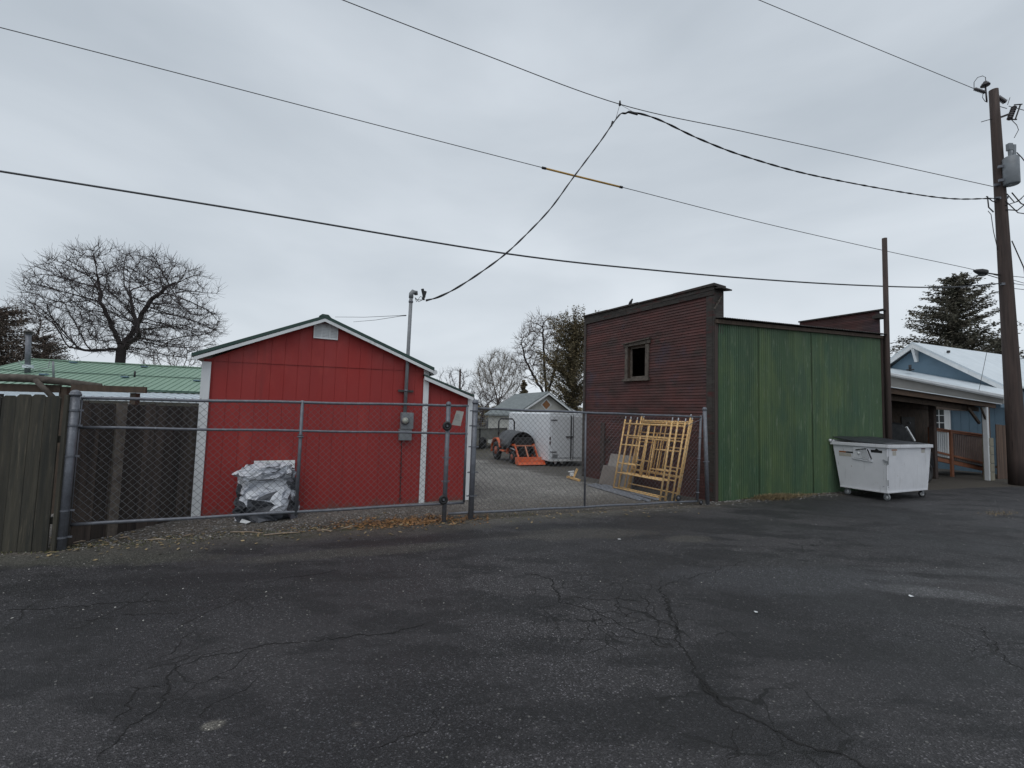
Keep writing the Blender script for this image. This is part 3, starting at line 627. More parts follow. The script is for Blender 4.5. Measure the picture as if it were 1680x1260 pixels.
mb=MB(); um=FG1.uv(496,665)[0]; mb.tube([FG1.P(um,zb(um)-.04,.0),FG1.P(um,zt(um)+.03,.0)],.024,10); mb.disc(FG1.P(um,zm(um)-.085,0),(0,0,1),.042,.02,12); mb.disc(FG1.P(um,zm(um)-.055,0),(0,0,1),.038,.012,12)
mb.build('upright',m_galv,g1,True)
mb=MB(); mb.tube([FG1.P(uB-.02,zb(uB)-.0,0),FG1.P(uB-.02,zt(uB),0)],.02,10); mb.tube([FG1.P(uA,zb(uA)-.14,0),FG1.P(uA+.01,zt(uA)+.01,0)],.021,10); mb.build('end_upright',m_galv,g1,True)
mb=MB(); mb2=zb; chain(mb,FG1,uA,uB-.02,lambda u:zb(u)-.01,lambda u:zt(u)+.035,-.024)
mb.build('wire_mesh',m_wire,g1)
# --- posts
def post(f,px0,py0,px1,py1,r,label,bands=(),d=0.0,cap=True):
    b0=G(px0,py0); b0=V((b0.x,b0.y,0)); u0=0
    ff=Fr(b0,b0+f.u); t=ff.at(px1,py1); 
    root=thing('fence_post',label,'post',b0,'galvanised fence posts')
    mb=MB(); mb.tube([b0-V((0,0,.05)),t],r,14); mb.build('pipe',m_galv,root,True)
    if cap: mb=MB(); mb.disc(t+V((0,0,.005)),(0,0,1),r*1.2,.03,14); mb.ball(t+V((0,0,.02)),(r*1.1,r*1.1,r*.9),14,8); mb.build('post_cap',m_galv,root,True)
    if bands:
        mb=MB()
        for k in bands:
            c=b0.lerp(t,k); mb.disc(c,(t-b0),r*1.15,.022,14); mb.beam(c+f.u*-(r*1.9),c+f.u*(r*1.9),.016,.02)
        mb.build('tension_band',m_galv,root)
    return root,b0,t
post(FG1,100,902,124,648,.048,'thick galvanised end post beside the weathered board fence',(.08,.25,.6,.8,.9))
post(FG1,772,852,780,661,.046,'heavy galvanised post where the two gate panels meet',(.2,.4,.62,.8,.93))
post(FG2,1161,828,1156,672,.040,'bright galvanised post leaning by the corner of the maroon building',(.45,))
root,b0,t=post(FG1,728,858,736,664,.036,'slender galvanised post with two guide rollers and a grey sign',(.35,.55))
for k,(px,py) in enumerate(((733.5,699),(727.5,820))):
    c=Fr(b0,b0+FG1.u).at(px,py,.05); mb=MB(); mb.torus(c,FG1.n,.052,.024,20,8); mb.disc(c,FG1.n,.035,.03,14); mb.build('guide_roller',m_black,root,True)
    mb=MB(); mb.disc(c+FG1.n*.018,FG1.n,.015,.02,10); mb.beam(c-FG1.n*.02,c-FG1.n*.06,.03,.03); mb.build('roller_axle',m_galv,root)
# sign
SF=FG1.off(.03); q=[SF.at(741,697),SF.at(755.5,699),SF.at(761,675.5),SF.at(749,673.5)]
sg=thing('fence_sign','small faded grey sign wired askew on the gate','sign',q[0])
mb=MB(); mb.prism(q,SF.n*.004); mb.build('plate',MT('faded_sign',(.40,.40,.37),(.33,.33,.30),8,rough=.6,bump=.02),sg)
mb=MB()
for s_,w0,w1 in ((.25,.2,.5),(.36,.15,.6),(.47,.25,.65),(.62,.2,.75)):
    for t0 in np.arange(w0,w1,.09):
        a=q[0].lerp(q[3],1-s_); b_=q[1].lerp(q[2],1-s_); p0=a.lerp(b_,float(t0)); p1=a.lerp(b_,float(t0)+.05); mb.beam(p0+SF.n*.0065,p1+SF.n*.0065,.002,.009,up=(0,0,1))
mb.build('faint_marks',m_grey,sg)
# --- right gate
lt=FG2.uv(783,670); rt=FG2.uv(1150,684); lb=FG2.uv(735,843); rb=FG2.uv(1144,822)
zt2=lin(lt,rt); zb2=lin(lb,rb); gA=lt[0]; gB=rt[0]
g2=thing('chain_link_gate','right chain link gate panel on small wheels in front of the gravel drive','gate',FG2.P(FG2.len/2,0,0),'chain link gate panels')
P2=lambda z,a,b_,n=14:[FG2.P(a+(b_-a)*i/n,z(a+(b_-a)*i/n)+.004*math.sin(i*1.7),0) for i in range(n+1)]
mb=MB(); mb.tube(P2(zt2,gA,gB),.021,10); mb.build('top_rail',m_galv,g2,True)
mb=MB(); mb.tube(P2(zb2,lb[0],rb[0]),.021,10); mb.build('bottom_rail',m_galv,g2,True)
mb=MB(); a=FG2.uv(961,676); b_=FG2.uv(959,831); mb.tube([FG2.P(a[0],a[1],0),FG2.P(b_[0],b_[1],0)],.018,10); mb.build('upright',m_galv,g2,True)
mb=MB(); mb.tube([FG2.P(gB,rt[1]+.03,0),FG2.P(rb[0],rb[1],0)],.026,10); 
for k in (.25,.5,.75,.9): c=FG2.P(gB,rt[1],0).lerp(FG2.P(rb[0],rb[1],0),k); mb.disc(c,(0,0,1),.033,.02,10); mb.beam(c,c-FG2.u*.05,.012,.018)
mb.build('end_upright',m_galv,g2,True)
mb=MB(); mb.tube([FG2.P(gB,rt[1]-.04,.01),FG2.at(1125,700,.01)],.006,6); mb.build('truss_rod',m_galv,g2)
mb=MB(); chain(mb,FG2,gA,(gB+rb[0])/2,lambda u:zb2(u)+.0,lambda u:zt2(u)+.03,-.024); mb.build('wire_mesh',m_wire,g2)
for px,py,r in ((1113,817,.062),(1150,825.5,.05)):
    c=FG2.at(px,py,.04); c.z=max(c.z,r+.005)
    mb=MB(); mb.torus(c,FG2.n,r*.72,r*.28,20,8); wh=mb.build('gate_wheel',m_black,g2,True)
    mb=MB(); mb.disc(c,FG2.n,r*.5,.02,14); mb.build('hub',m_galv,wh,True)

# ================================================================== BOARD FENCES
def board_fence(f,u0,u1,bw,zt,name,label,mat,d=0,seed=1,ear=.03,rails=(.35,1.3),pale=None,gap=.006,postu=(),bot=-.02,grp=None):
    rr=random.Random(seed); root=thing(name,label,'fence',f.P((u0+u1)/2,0,d),grp); mb=MB(); u=u0
    while u<u1-.02:
        w_=min(bw*rr.uniform(.93,1.07),u1-u); z=zt(u)+rr.uniform(-.012,.012); dz=rr.uniform(-.006,.006); mb.tint=rr.random()
        if pale and any(abs(u+w_/2-p)<bw*.5 for p in pale): mb.tint=1.5
        a,b_=u+gap/2,u+w_-gap/2; tl=rr.uniform(-.006,.006)
        mb.fprism(f,[(a,bot),(b_,bot),(b_+tl,z-ear),(b_-ear+tl,z),(a+ear+tl,z),(a+tl,z-ear)],d+dz-.009,d+dz+.009); u+=w_
    mb.build('boards',mat,root)
    mb=MB(); mb.tint=.4
    for z in rails: mb=MB(); mb.tint=.4; mb.fbox(f,u0,u1,z-.04,z+.04,d-.055,d-.018); mb.build('rail',mat,root)
    for p in postu:
        mb=MB(); mb.tint=.6; mb.fbox(f,p-.045,p+.045,bot,zt(p)+.02,d-.15,d-.057); mb.build('post',mat,root)
    return root
BF=Fr(G(-260,909),G(97,905)); zt_=lin(BF.uv(0,648),BF.uv(100,648))
bfence=board_fence(BF,0,BF.len-.10,.155,zt_,'board_fence','weathered grey green board fence with dog ear tops at the left edge',m_fence,seed=3,postu=(BF.len-.9,BF.len-2.8),ear=.028)
mb=MB(); mb.tint=.9; mb.fbox(BF,BF.len-.095,BF.len-.055,-.02,zt_(BF.len)-.0,-.03,.0); mb.tint=.3; mb.fbox(BF,BF.len-.05,BF.len-.0,-.02,zt_(BF.len)-.05,-.12,-.04); mb.build('edge_board',m_fence,bfence)
DF=Fr(G(110,895),G(314,847)); a=DF.uv(137,659); b_=DF.uv(317,667); ztd=lin(a,b_)
board_fence(DF,-.05,DF.len,.14,ztd,'board_fence','dark brown board fence running back from the end post to the red shed',m_fence2,seed=5,ear=.0,rails=(.4,1.35),pale=(DF.uv(192,700)[0],),gap=.004)
pu=DF.uv(192,760,.03)[0]
dff=[o for o in scene.objects if o.name.startswith('board_fence')][-1]
mb=MB(); mb.tint=1.1; mb.fbox(DF,pu-.06,pu+.06,-.02,ztd(pu)+.0,.015,.05); mb.build('batten_board',m_oldwood,dff)
# --- log and beam frame behind the fence
LF=Fr(D(-200,700,6.6),D(245,700,7.4))
root=thing('timber_frame','old grey log rail on timber posts behind the left board fence','timber frame',LF.P(2,0,0))
def lf(px,py,d=0): return LF.at(px,py,d)
mb=MB(); mb.tube([lf(-150,612),lf(-40,618),lf(50,621),lf(110,627),lf(165,634)],[.06,.06,.065,.055,.05],10); mb.build('log',m_oldwood,root,True)
mb=MB(); mb.tint=.2; mb.beam(lf(118,636,.08),lf(240,640,.08),.05,.10); mb.build('beam',m_darkw,root)
mb=MB(); mb.tube([lf(58,623,.06),lf(90,655,.06)],.04,8); mb.build('brace',m_oldwood,root,True)
mb=MB(); p=lf(222,645); mb.beam(V((p.x,p.y,0)),p,.09,.09); mb.build('post',m_darkw,root)
mb=MB(); p=lf(110,635,-.1); mb.beam(V((p.x,p.y,0)),p,.12,.12); mb.build('post',m_darkw,root)
mb=MB(); mb.beam(lf(-60,634,-.05),lf(100,638,-.05),.03,.12); mb.build('plank',m_darkw,root)
mb=MB()
for px,py in ((162,632),(171,633),(220,634),(235,634.5)): p=lf(px,py+4,.08); mb.tube([p,p+V((0,0,.06))],.004,4)
mb.build('bolt',m_rust,root)

# ================================================================== GREEN ROOF HOUSE (left background)
r0=G(50,590,3.5); r1=G(335,604.5,3.5); HF=Fr(r0,r1); HL=HF.len+2
house=thing('green_roof_house','low house with pale green metal roof and white porch roof behind the left fence','house',HF.P(HL/2,0,2))
mb=MB()
def sheet(mbx,a,b_,c,d_,th=.05): # quad a b c d with thickness down
    n=(b_-a).cross(d_-a).normalized()
    if n.z<0:n=-n
    mbx.prism([a,b_,c,d_],-n*th)
ez=2.25; ed=4.6
sheet(mb,HF.P(0,3.5,0),HF.P(HL,3.5,0),HF.P(HL,ez,ed),HF.P(0,ez,ed))
sheet(mb,HF.P(0,3.5,0),HF.P(HL,3.5,0),HF.P(HL,ez,-ed),HF.P(0,ez,-ed))
for k in range(int(HL/.23)):
    u=k*.23; mb.beam(HF.P(u,3.515,0),HF.P(u,ez+.015,ed),.03,.02)
mb.beam(HF.P(0,3.53,0),HF.P(HL,3.53,0),.25,.04)
mb.build('roof',m_ggreen,house)
mb=MB(); mz=3.5-(3.5-ez)*.5
mb.beam(HF.P(0,mz+.03,ed*.5),HF.P(HL,mz+.03,ed*.5),.06,.02); mb.beam(HF.P(0,ez+.0,ed+.02),HF.P(HL,ez+.0,ed+.02),.05,.04); mb.build('roof_seam',m_groof,house)
mb=MB(); sheet(mb,HF.P(1.5,ez-.08,ed-.1),HF.P(HL,ez-.08,ed-.1),HF.P(HL,1.86,ed+3.0),HF.P(1.5,1.86,ed+3.0))
for k in range(int((HL-1.5)/.23)): u=1.5+k*.23; mb.beam(HF.P(u,ez-.065,ed-.1),HF.P(u,1.875,ed+3.0),.025,.018)
mb.build('porch_roof',m_wroof,house)
def roofhit(px,py):
    n=(HF.P(1,3.5,0)-HF.P(0,3.5,0)).cross(HF.P(0,ez,ed)-HF.P(0,3.5,0)).normalized(); r_=ray(px,py); return CAM+r_*((HF.P(0,3.5,0)-CAM).dot(n)/r_.dot(n))
mb=MB(); mb.fbox(HF,.3,HL-.1,0,ez-.12,-ed+.5,ed-.4); mb.build('wall',m_cream,house)
mb=MB()
for k in range(4): u=2+k*2.2; mb.fbox(HF,u,u+.1,0,1.78,ed+2.7,ed+2.8)
mb.build('porch_post',m_white,house)
mb=MB(); spb=roofhit(45,612); fr_=Fr(spb,spb+HF.u); tp=fr_.at(47,546); mb.tube([spb,tp],.085,14); pipe=mb.build('stovepipe',m_galv,house,True)
mb=MB(); mb.disc(tp+V((0,0,.03)),(0,0,1),.14,.05,16); mb.disc(tp+V((0,0,-.04)),(0,0,1),.11,.03,16); mb.build('cap',m_rust,pipe,True)
mb=MB(); mb.disc(spb+V((0,0,.25)),(0,0,1),.16,.12,12); mb.build('flashing',m_wroof,pipe)
for px,py in ((120,596),(237,603),(205,620),(323,626),(72,616)):
    t_=0
    # point on roof slope
    n=(HF.P(1,3.5,0)-HF.P(0,3.5,0)).cross(HF.P(0,ez,ed)-HF.P(0,3.5,0)).normalized(); r_=ray(px,py); q_=CAM+r_*((HF.P(0,3.5,0)-CAM).dot(n)/r_.dot(n))
    mb=MB(); Mx=Matrix((HF.u,HF.n,V((0,0,1)))).transposed(); mb.box(q_+V((0,0,.04)),(.24,.2,.06),Mx); bevel(mb.build('roof_vent',m_blue,house),.02,1)
mb=MB(); q_=CAM+ray(221,615)*18.2; mb.tube([q_-V((0,0,.1)),q_+V((0,0,.15))],.035,8); mb.build('vent_pipe',m_cable,house,True)
mb=MB(); q_=CAM+ray(88,620)*16.5; q2=CAM+ray(87,593)*16.5; mb.tube([q_,q2,q2-HF.u*.1,q2-HF.u*.12-V((0,0,.25)),q2-HF.u*.5-V((0,0,.32)),q2-HF.u*1-V((0,0,.1))],[.035,.035,.015,.012,.012,.012],6); mb.build('service_mast',m_grey,house,True)

# ================================================================== MAROON AND GREEN BUILDING
MW=Fr(G(957,781),G(1172,823))
bc=G(1172,823)
barn=thing('old_outbuilding','old maroon and green building with high false front and dark open window','outbuilding',bc+V((2,3,0)))
LW=MW.len; ztop=lin(MW.uv(963,532),MW.uv(1163,486))
o0=MW.uv(1031,621); o1=MW.uv(1060,566)   # opening of window
wu0,wu1,wz0,wz1=o0[0],o1[0],o0[1],o1[1]
mb=MB(); rr=random.Random(2); z=-.02; rv=.068
zmax=max(ztop(0),ztop(LW))
while z<zmax:
    z1=z+rv; mb.tint=rr.random()
    segs=[(0,LW)]
    if z1>wz0 and z<wz1: segs=[(0,wu0),(wu1,LW)]
    # break boards in lengths for tint
    for a,b_ in segs:
        cuts=[a]; 
        while cuts[-1]<b_-.05: cuts.append(min(b_,cuts[-1]+rr.uniform(.9,2.4)))
        for c0,c1 in zip(cuts,cuts[1:]):
            mb.tint=.5+rr.uniform(-.4,.4); w0=.004*mn.noise(V((c0*3,z*7,0)))
            za=min(z1,ztop(c0)+.05); zc=min(z1,ztop(c1)+.05)
            if za<=z: continue
            mb.add([MW.P(c0,z,.018+w0),MW.P(c1,z,.018-w0),MW.P(c1,zc,.0),MW.P(c0,za,.0),MW.P(c0,z,.0),MW.P(c1,z,.0)],[(0,1,2,3),(4,5,1,0)])
    z=z1
mb.build('siding',m_maroon,barn)
pz1=MW.uv(985,694,.02)[1]; pz2=MW.uv(985,745,.02)[1]; pu0=MW.uv(962,740,.03)[0]; pu1=MW.uv(986,740,.03)[0]; pu2=MW.uv(992,740,.03)[0]
mb=MB(); mb.tint=.3; mb.fbox(MW,pu0,pu1-.01,.0,pz2-.02,.022,.034); mb.tint=.7; mb.fbox(MW,pu0+.05,pu1-.02,pz2,pz1,.020,.030); mb.build('patch_board',m_maroon,barn)
mb=MB(); mb.tint=0; mb.fbox(MW,pu1,pu2,.0,pz1+.02,.022,.06); mb.build('dark_batten',m_pole,barn)
# inner sheathing so that the wall is solid
mb=MB(); mb.fbox(MW,0,wu0,-.02,ztop(0)+.05,-.12,-.01); mb.fbox(MW,wu1,LW-.02,-.02,ztop(LW)+.05,-.12,-.01); mb.fbox(MW,wu0,wu1,-.02,wz0,-.12,-.01); mb.fbox(MW,wu0,wu1,wz1,ztop(wu0)+.02,-.12,-.01)
mb.build('sheathing',m_darkw,barn)
# window frame
mb=MB(); mb.tint=.8
sk=.03
mb.fprism(MW,[(wu0-.10,wz0-.02),(wu0-.005,wz0-.02),(wu0-.005,wz1+.01),(wu0-.09,wz1+.01)],.0,.045)
mb.fprism(MW,[(wu1+.005,wz0-.02),(wu1+.10,wz0-.02),(wu1+.12,wz1+.01),(wu1+.01,wz1+.01)],.0,.045)
mb.fbox(MW,wu0-.004,wu1+.004,wz0-.02,wz0-.002,.0,.04); wf=mb.build('window',m_oldwood,barn)
mb=MB(); mb.tint=.5; mb.fprism(MW,[(wu0-.14,wz1+.012),(wu1+.16,wz1+.012+.02),(wu1+.16,wz1+.13),(wu0-.12,wz1+.07)],.0,.06); mb.fprism(MW,[(wu0-.16,wz1+.075),(wu1+.18,wz1+.135),(wu1+.18,wz1+.16),(wu0-.16,wz1+.10)],.0,.10); mb.build('head_trim',m_oldwood,wf)
mb=MB(); mb.tint=1; mb.fprism(MW,[(wu0-.16,wz0-.075),(wu1+.14,wz0-.085),(wu1+.16,wz0-.022),(wu0-.14,wz0-.022)],.0,.09); mb.build('sill',m_oldwood,wf)
mb=MB(); mb.tint=1.3; mb.fbox(MW,wu0+.012,wu0+.05,wz0,wz1,-.10,-.06); mb.fbox(MW,wu1-.04,wu1-.002,wz0,wz1,-.10,-.06); mb.fbox(MW,wu0+.05,wu1-.04,wz0,wz0+.05,-.10,-.06); mb.fbox(MW,wu0+.05,wu1-.04,wz1-.04,wz1,-.10,-.06); mb.build('sash',m_oldwood,wf)
# parapet boards, corner boards
ca=MW.uv(961,517,.04); cb=MW.uv(1180,464,.04); capz=lin(ca,cb)
mb=MB(); rr=random.Random(4)
n=5
for i in range(n):
    a=-.03+(LW+.06)*i/n; b_=-.03+(LW+.06)*(i+1)/n-.006; mb.tint=rr.random()
    zz=lambda u:ztop(u)+.0
    mid=lambda u:(ztop(u)*.55+capz(u)*.45)
    mb.fprism(MW,[(a,zz(a)),(b_,zz(b_)),(b_,mid(b_)),(a,mid(a))],.0,.045)
for i in range(3):
    a=-.03+(LW+.06)*i/3; b_=-.03+(LW+.06)*(i+1)/3-.006; mb.tint=rr.random(); mb.fprism(MW,[(a,mid(a)+.004),(b_,mid(b_)+.004),(b_,capz(b_)-.05),(a,capz(a)-.05)],.0,.04+.008*i)
mb.build('fascia_board',m_greywood,barn)
mb=MB()
for i in range(4):
    a=-.08+(LW+.16)*i/4; b_=-.08+(LW+.16)*(i+1)/4-.01; mb.tint=rr.random(); s=rr.uniform(-.02,.025)
    mb.fprism(MW,[(a,capz(a)-.048),(b_,capz(b_)-.048),(b_,capz(b_)+s*.6),(a,capz(a)+s*.3-.01)],-.34,.10)
mb.fprism(MW,[(LW+.0,capz(LW)-.09),(LW+.20,capz(LW)-.12),(LW+.20,capz(LW)-.09),(LW,capz(LW)-.055)],-.36,.02)
mb.build('parapet_cap',m_greywood,barn)
mb=MB(); mb.tint=.9; mb.fbox(MW,-.03,.05,-.02,ztop(0),-.02,.045); mb.fbox(MW,-.055,-.032,-.02,ztop(0)-.2,-.15,.02); mb.tint=.35; mb.fbox(MW,LW-.16,LW-.02,-.02,ztop(LW)-.02,.0,.045); mb.tint=.2; mb.fbox(MW,LW-.018,LW+.02,-.02,ztop(LW)-.02,-.03,.04)
mb.build('corner_board',m_greywood,barn)
# parapet return (side of the false front above the roof)
GB=BG; gu=lin(GB.uv(1176,527),GB.uv(1450,553))
rz=gu(0)
mb=MB(); mb.tint=.6; top=capz(LW)-.06
mb.fbox(GB,.0,.30,rz-.25,top,-.5,.0); mb.build('parapet_side',m_greywood,barn)
mb=MB(); mb.beam(GB.at(1172,507,.04),GB.at(1184,486,.05),.02,.03); mb.build('loose_batten',m_oldwood,barn)
# green corrugated wall
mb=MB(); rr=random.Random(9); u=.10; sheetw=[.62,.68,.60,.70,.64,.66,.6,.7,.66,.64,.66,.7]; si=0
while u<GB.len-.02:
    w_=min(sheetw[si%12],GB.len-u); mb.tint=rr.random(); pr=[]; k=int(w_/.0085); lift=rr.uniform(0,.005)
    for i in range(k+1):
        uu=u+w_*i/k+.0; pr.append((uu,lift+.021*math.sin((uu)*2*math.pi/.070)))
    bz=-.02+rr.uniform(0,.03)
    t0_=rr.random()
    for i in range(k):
        mb.tint=.45+.22*t0_+.17*math.sin(pr[i][0]*2*math.pi/.070+.4)+.40*mn.noise(V((math.floor(pr[i][0]/.070)*3.1,si,0))); profwall(mb,GB,pr[i:i+2],lambda x:bz,lambda x:gu(x)-.02)  # rib shading put into the tint by phase, plus chalky crest wear
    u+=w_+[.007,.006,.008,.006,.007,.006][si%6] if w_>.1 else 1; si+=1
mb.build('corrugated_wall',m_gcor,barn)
mb=MB(); mb.tint=.2; mb.fbox(GB,-.01,.085,-.02,gu(0),-.06,.03); mb.fbox(GB,GB.len-.02,GB.len+.16,-.02,gu(GB.len)-.02,-.08,.045); mb.build('corner_post',m_pole,barn)
mb=MB(); mb.fprism(GB,[(.0,gu(0)-.055),(GB.len+.1,gu(GB.len)-.055),(GB.len+.1,gu(GB.len)+.03),(.0,gu(0)+.03)],-.035,.07); mb.build('eave_beam',m_darkw,barn)
# corrugated roof
mb=MB(); BD=5.0; k=int((GB.len+.12)/.011); vs=[];fs=[]
for i in range(k+1):
    u=.04+(GB.len+.12)*i/k; dz=.013*math.sin(u*2*math.pi/.075)
    f_=i/k; bk_=MW.P(.08,0,-.14).lerp(GB.P(GB.len+.1,0,-BD),f_); vs+=[GB.P(u,gu(u)+.055+dz,.16),V((bk_.x,bk_.y,gu(u)+.60+dz))]
for i in range(k): fs.append((2*i,2*i+2,2*i+3,2*i+1))
mb.add(vs,fs); mb.build('roof',m_rust,barn)
# rear and far walls, second parapet at far end
NWo=MW.o; 
BL_=MW.P(.06,0,-.12); BR_=GB.P(GB.len,0,-BD)
mb=MB(); mb.fbox(GB,GB.len-.05,GB.len+.05,-.02,gu(GB.len)-.03,-BD,-.09)
mb.prism([BL_,BR_,BR_+V((0,0,gu(GB.len)+.45)),BL_+V((0,0,gu(0)+.45))],(BR_-BL_).normalized().cross(V((0,0,1)))*.08)
mb.fbox(GB,.09,GB.len-.03,-.02,min(gu(0),gu(GB.len))-.06,-.09,-.04)
mb.build('inner_wall',m_darkw,barn)
PF=Fr(GB.P(GB.len,0,-.05),GB.P(GB.len,0,-5.0)); # far end parapet plane
p0=PF.uv(1452,508); 
FU=GB.len-.02
def fe(px,py): # intersection with far end vertical plane
    n=GB.u; r_=ray(px,py); q_=CAM+r_*((GB.P(FU,0,0)-CAM).dot(n)/r_.dot(n)); return q_
q_=[fe(1452,509),fe(1310,530),fe(1298,545)]
a=fe(1452,509); b_=fe(1312,529.5)
mb=MB(); d1=-(a-GB.o).dot(GB.n); d2=-(b_-GB.o).dot(GB.n)
d1=max(.0,d1); d2=min(d2,BD)
r_=16; 
for i in range(r_):
    mb.tint=rr.random(); f0,f1=i/r_,(i+1)/r_
    z0,z1=gu(FU)-.1,None
    def zz(d,f): 
        t_=(d-d1)/(d2-d1); zt=a.z+(b_.z-a.z)*t_; return (gu(FU)+.0)*(1-f)+zt*f
    mb.hexa([GB.P(FU-.012,zz(d1,f0),-d1),GB.P(FU+.05,zz(d1,f0),-d1),GB.P(FU+.05,zz(d2,f0),-d2),GB.P(FU-.012,zz(d2,f0),-d2),GB.P(FU,zz(d1,f1),-d1),GB.P(FU+.05,zz(d1,f1),-d1),GB.P(FU+.05,zz(d2,f1),-d2),GB.P(FU,zz(d2,f1),-d2)])
mb.build('far_parapet',m_maroon,barn)
mb=MB(); mb.tint=.2; mb.beam(a+V((0,0,.02)),b_+V((0,0,.02)),.16,.04); c=GB.P(GB.len,a.z-.15,0); mb.box(c,(.3,.2,.12),Matrix((GB.u,GB.n,V((0,0,1)))).transposed()); mb.build('far_cap',m_greywood,barn)
# --- wooden post at corner of the green wall
pb=GB.P(GB.len+.07,0,.12); pt=Fr(pb,pb+GB.u).at(1451,391)
mb=MB(); mb.tube([pb,pb.lerp(pt,.5),pt],[.07,.066,.062],10); 
tag(mb.build('wooden_post',m_pole,None,True,loc=pb),'tall bare square-cut timber post rising past the far corner of the green wall','post')

# --- bird
bp=MW.at(1033,499,-.1); bp.z=capz((bp-MW.o).dot(MW.u))+.0
bird=thing('bird','small dark bird perched on the sloping parapet cap','bird',bp)
ax=(MW.u*.6+V((0,0,.8))).normalized()
mb=MB(); base=bp+V((0,0,.05)); mb.tube([base-ax*.15-V((0,0,.0)),base-ax*.07,base-ax*.02,base+ax*.04,base+ax*.09,base+ax*.12,base+ax*.145,base+ax*.165],[.008,.014,.032,.042,.034,.022,.025,.012],12); mb.build('body',m_bird,bird,True)
mb=MB(); mb.tube([base+ax*.15,base+ax*.165+MW.u*.03],[.008,.001],6); mb.build('beak',m_cable,bird)
mb=MB()
for s in (-1,1): mb.tube([base-V((0,0,.01))+MW.n*.012*s,bp+MW.n*.012*s],.003,5)
mb.build('leg',m_cable,bird)

# ================================================================== SCAFFOLD STACK
SO=G(1006,804); SE=G(1082,822); SF2=Fr(SO,SE); 
SW=1.45; SH=1.62
inner=-SF2.n
def scaf_bars(flip):
    B=[('leg',(0,0),(0,1.72)),('leg',(SW,0),(SW,1.72)),('top_bar',(0,SH),(SW,SH)),('crossbar',(0,.42),(SW,.42))]
    if flip: B+= [('crossbar',(0,1.28),(SW,1.28)),('inner_upright',(.88,.42),(.88,1.28)),('inner_upright',(.62,.42),(.62,SH)),('rung',(.88,.62),(SW,.62)),('rung',(.88,1.06),(SW,1.06)),]
    else: B+= [('crossbar',(0,1.33),(SW,1.33)),('inner_upright',(.60,.42),(.60,1.33)),('inner_upright',(.82,0.42),(.82,SH)),('rung',(0,.65),(.60,.65)),('rung',(0,1.1),(.60,1.1)),('crossbar',(0,.06),(SW,.06))]
    return B
labs=['front yellow scaffold frame of the stack leaning by the maroon wall','second yellow scaffold frame counted from the front of the stack','third yellow scaffold frame from the front of the leaning stack','fourth yellow scaffold frame from the front of the leaning stack','fifth yellow scaffold frame from the front, standing a little taller','rearmost yellow scaffold frame, nearest to the maroon wall']
for k in range(6):
    d0=.075*k+ (.02 if k%2 else 0); shift=[0,.06,.0,.10,.16,.12][k]; lean=.22+.01*k; zoff=[0,.0,.0,.0,.10,.06][k]
    o_=SF2.o+inner*d0+SF2.u*shift
    zax=(V((0,0,1))+inner*lean+SF2.u*-.005).normalized()
    pt_=lambda q: o_+SF2.u*q[0]*1.0+zax*(q[1])+V((0,0,.01))
    root=thing('scaffold_frame',labs[k],'scaffold frame',o_,'scaffold frames stacked against the wall')
    for nm,a,b_ in scaf_bars(k%2):
        r=.021 if nm in('leg','top_bar') else .015
        mb=MB(); hh=zoff if nm=='leg' else zoff
        A_,B_=pt_(a)+zax*hh*(1 if a[1]>0 else 0),pt_(b_)+zax*hh
        mb.tube([A_,B_],r,8); mb.build(nm,m_yel,root,True)
    mb=MB()
    for x in (0,SW): mb.tube([pt_((x,1.70))+zax*zoff,pt_((x,1.80))+zax*zoff],.013,8)
    mb.build('pin',m_chrome,root,True)
# boards behind scaffold
mb=MB(); a=MW.uv(990,800,.55); PW=MW
u0=MW.uv(993,795,.45)[0]; ztb=MW.uv(995,743,.25)[1]
mb.prism([MW.P(u0,.01,.52),MW.P(u0+.95,.01,.52),MW.P(u0+.95,ztb,.24),MW.P(u0,ztb,.24)],MW.n*.02)
tag(mb.build('plywood_sheet',m_bare,None,loc=MW.P(u0,0,.5)),'pale weathered plywood sheet leaning behind the yellow scaffold frames','board')
mb=MB(); mb.prism([MW.P(u0-.04,.01,.62),MW.P(u0+.6,.01,.62),MW.P(u0+.6,ztb*.62,.46),MW.P(u0-.04,ztb*.62,.46)],MW.n*.03)
tag(mb.build('plywood_sheet',MT('brown_board',(.20,.175,.155),(.15,.13,.115),3),None,loc=MW.P(u0,0,.6)),'shorter brown board in front of the pale plywood sheet','board')
# aluminium rails on the ground
for k,(a,b_,lab) in enumerate((((965,797),(1050,822),'long silver metal channel lying on the gravel, nearest the drive'),((974,796),(1065,824),'middle silver metal channel lying on the gravel by the scaffold'),((990,798),(1080,822),'third silver metal channel lying closest to the scaffold feet'))):
    p,q=G(*a)+V((0,0,.02)),G(*b_)+V((0,0,.02)); mb=MB(); mb.beam(p,q,.07,.008); d=(q-p).normalized(); s=d.cross(V((0,0,1)))
    mb.beam(p+s*.032+V((0,0,.019)),q+s*.032+V((0,0,.019)),.006,.03); mb.beam(p-s*.032+V((0,0,.019)),q-s*.032+V((0,0,.019)),.006,.03)
    tag(mb.build('metal_channel',m_chrome,None,loc=V((p.x,p.y,0))),lab,'metal channel','metal channels on the gravel')
# debris on maroon wall: dark bracket/patch
# yellow stand by the wall corner
yb=G(942,787)
yel=thing('yellow_stand','small yellow metal stand lying on the gravel near the trailer','metal stand',yb)
mb=MB(); mb.beam(G(931,785)+V((0,0,.05)),G(951,790)+V((0,0,.03)),.06,.05); mb.build('foot_bar',m_yel,yel)
mb=MB(); mb.beam(yb+V((-.03,0,.04)),D(947,769,yb.y),.05,.05); mb.build('upright',m_yel,yel)
mb=MB(); mb.box(D(938,778,yb.y),(.10,.08,.08)); mb.tube([D(932,774,yb.y),D(942,773,yb.y)],.015,8); mb.build('clamp',m_white,yel)

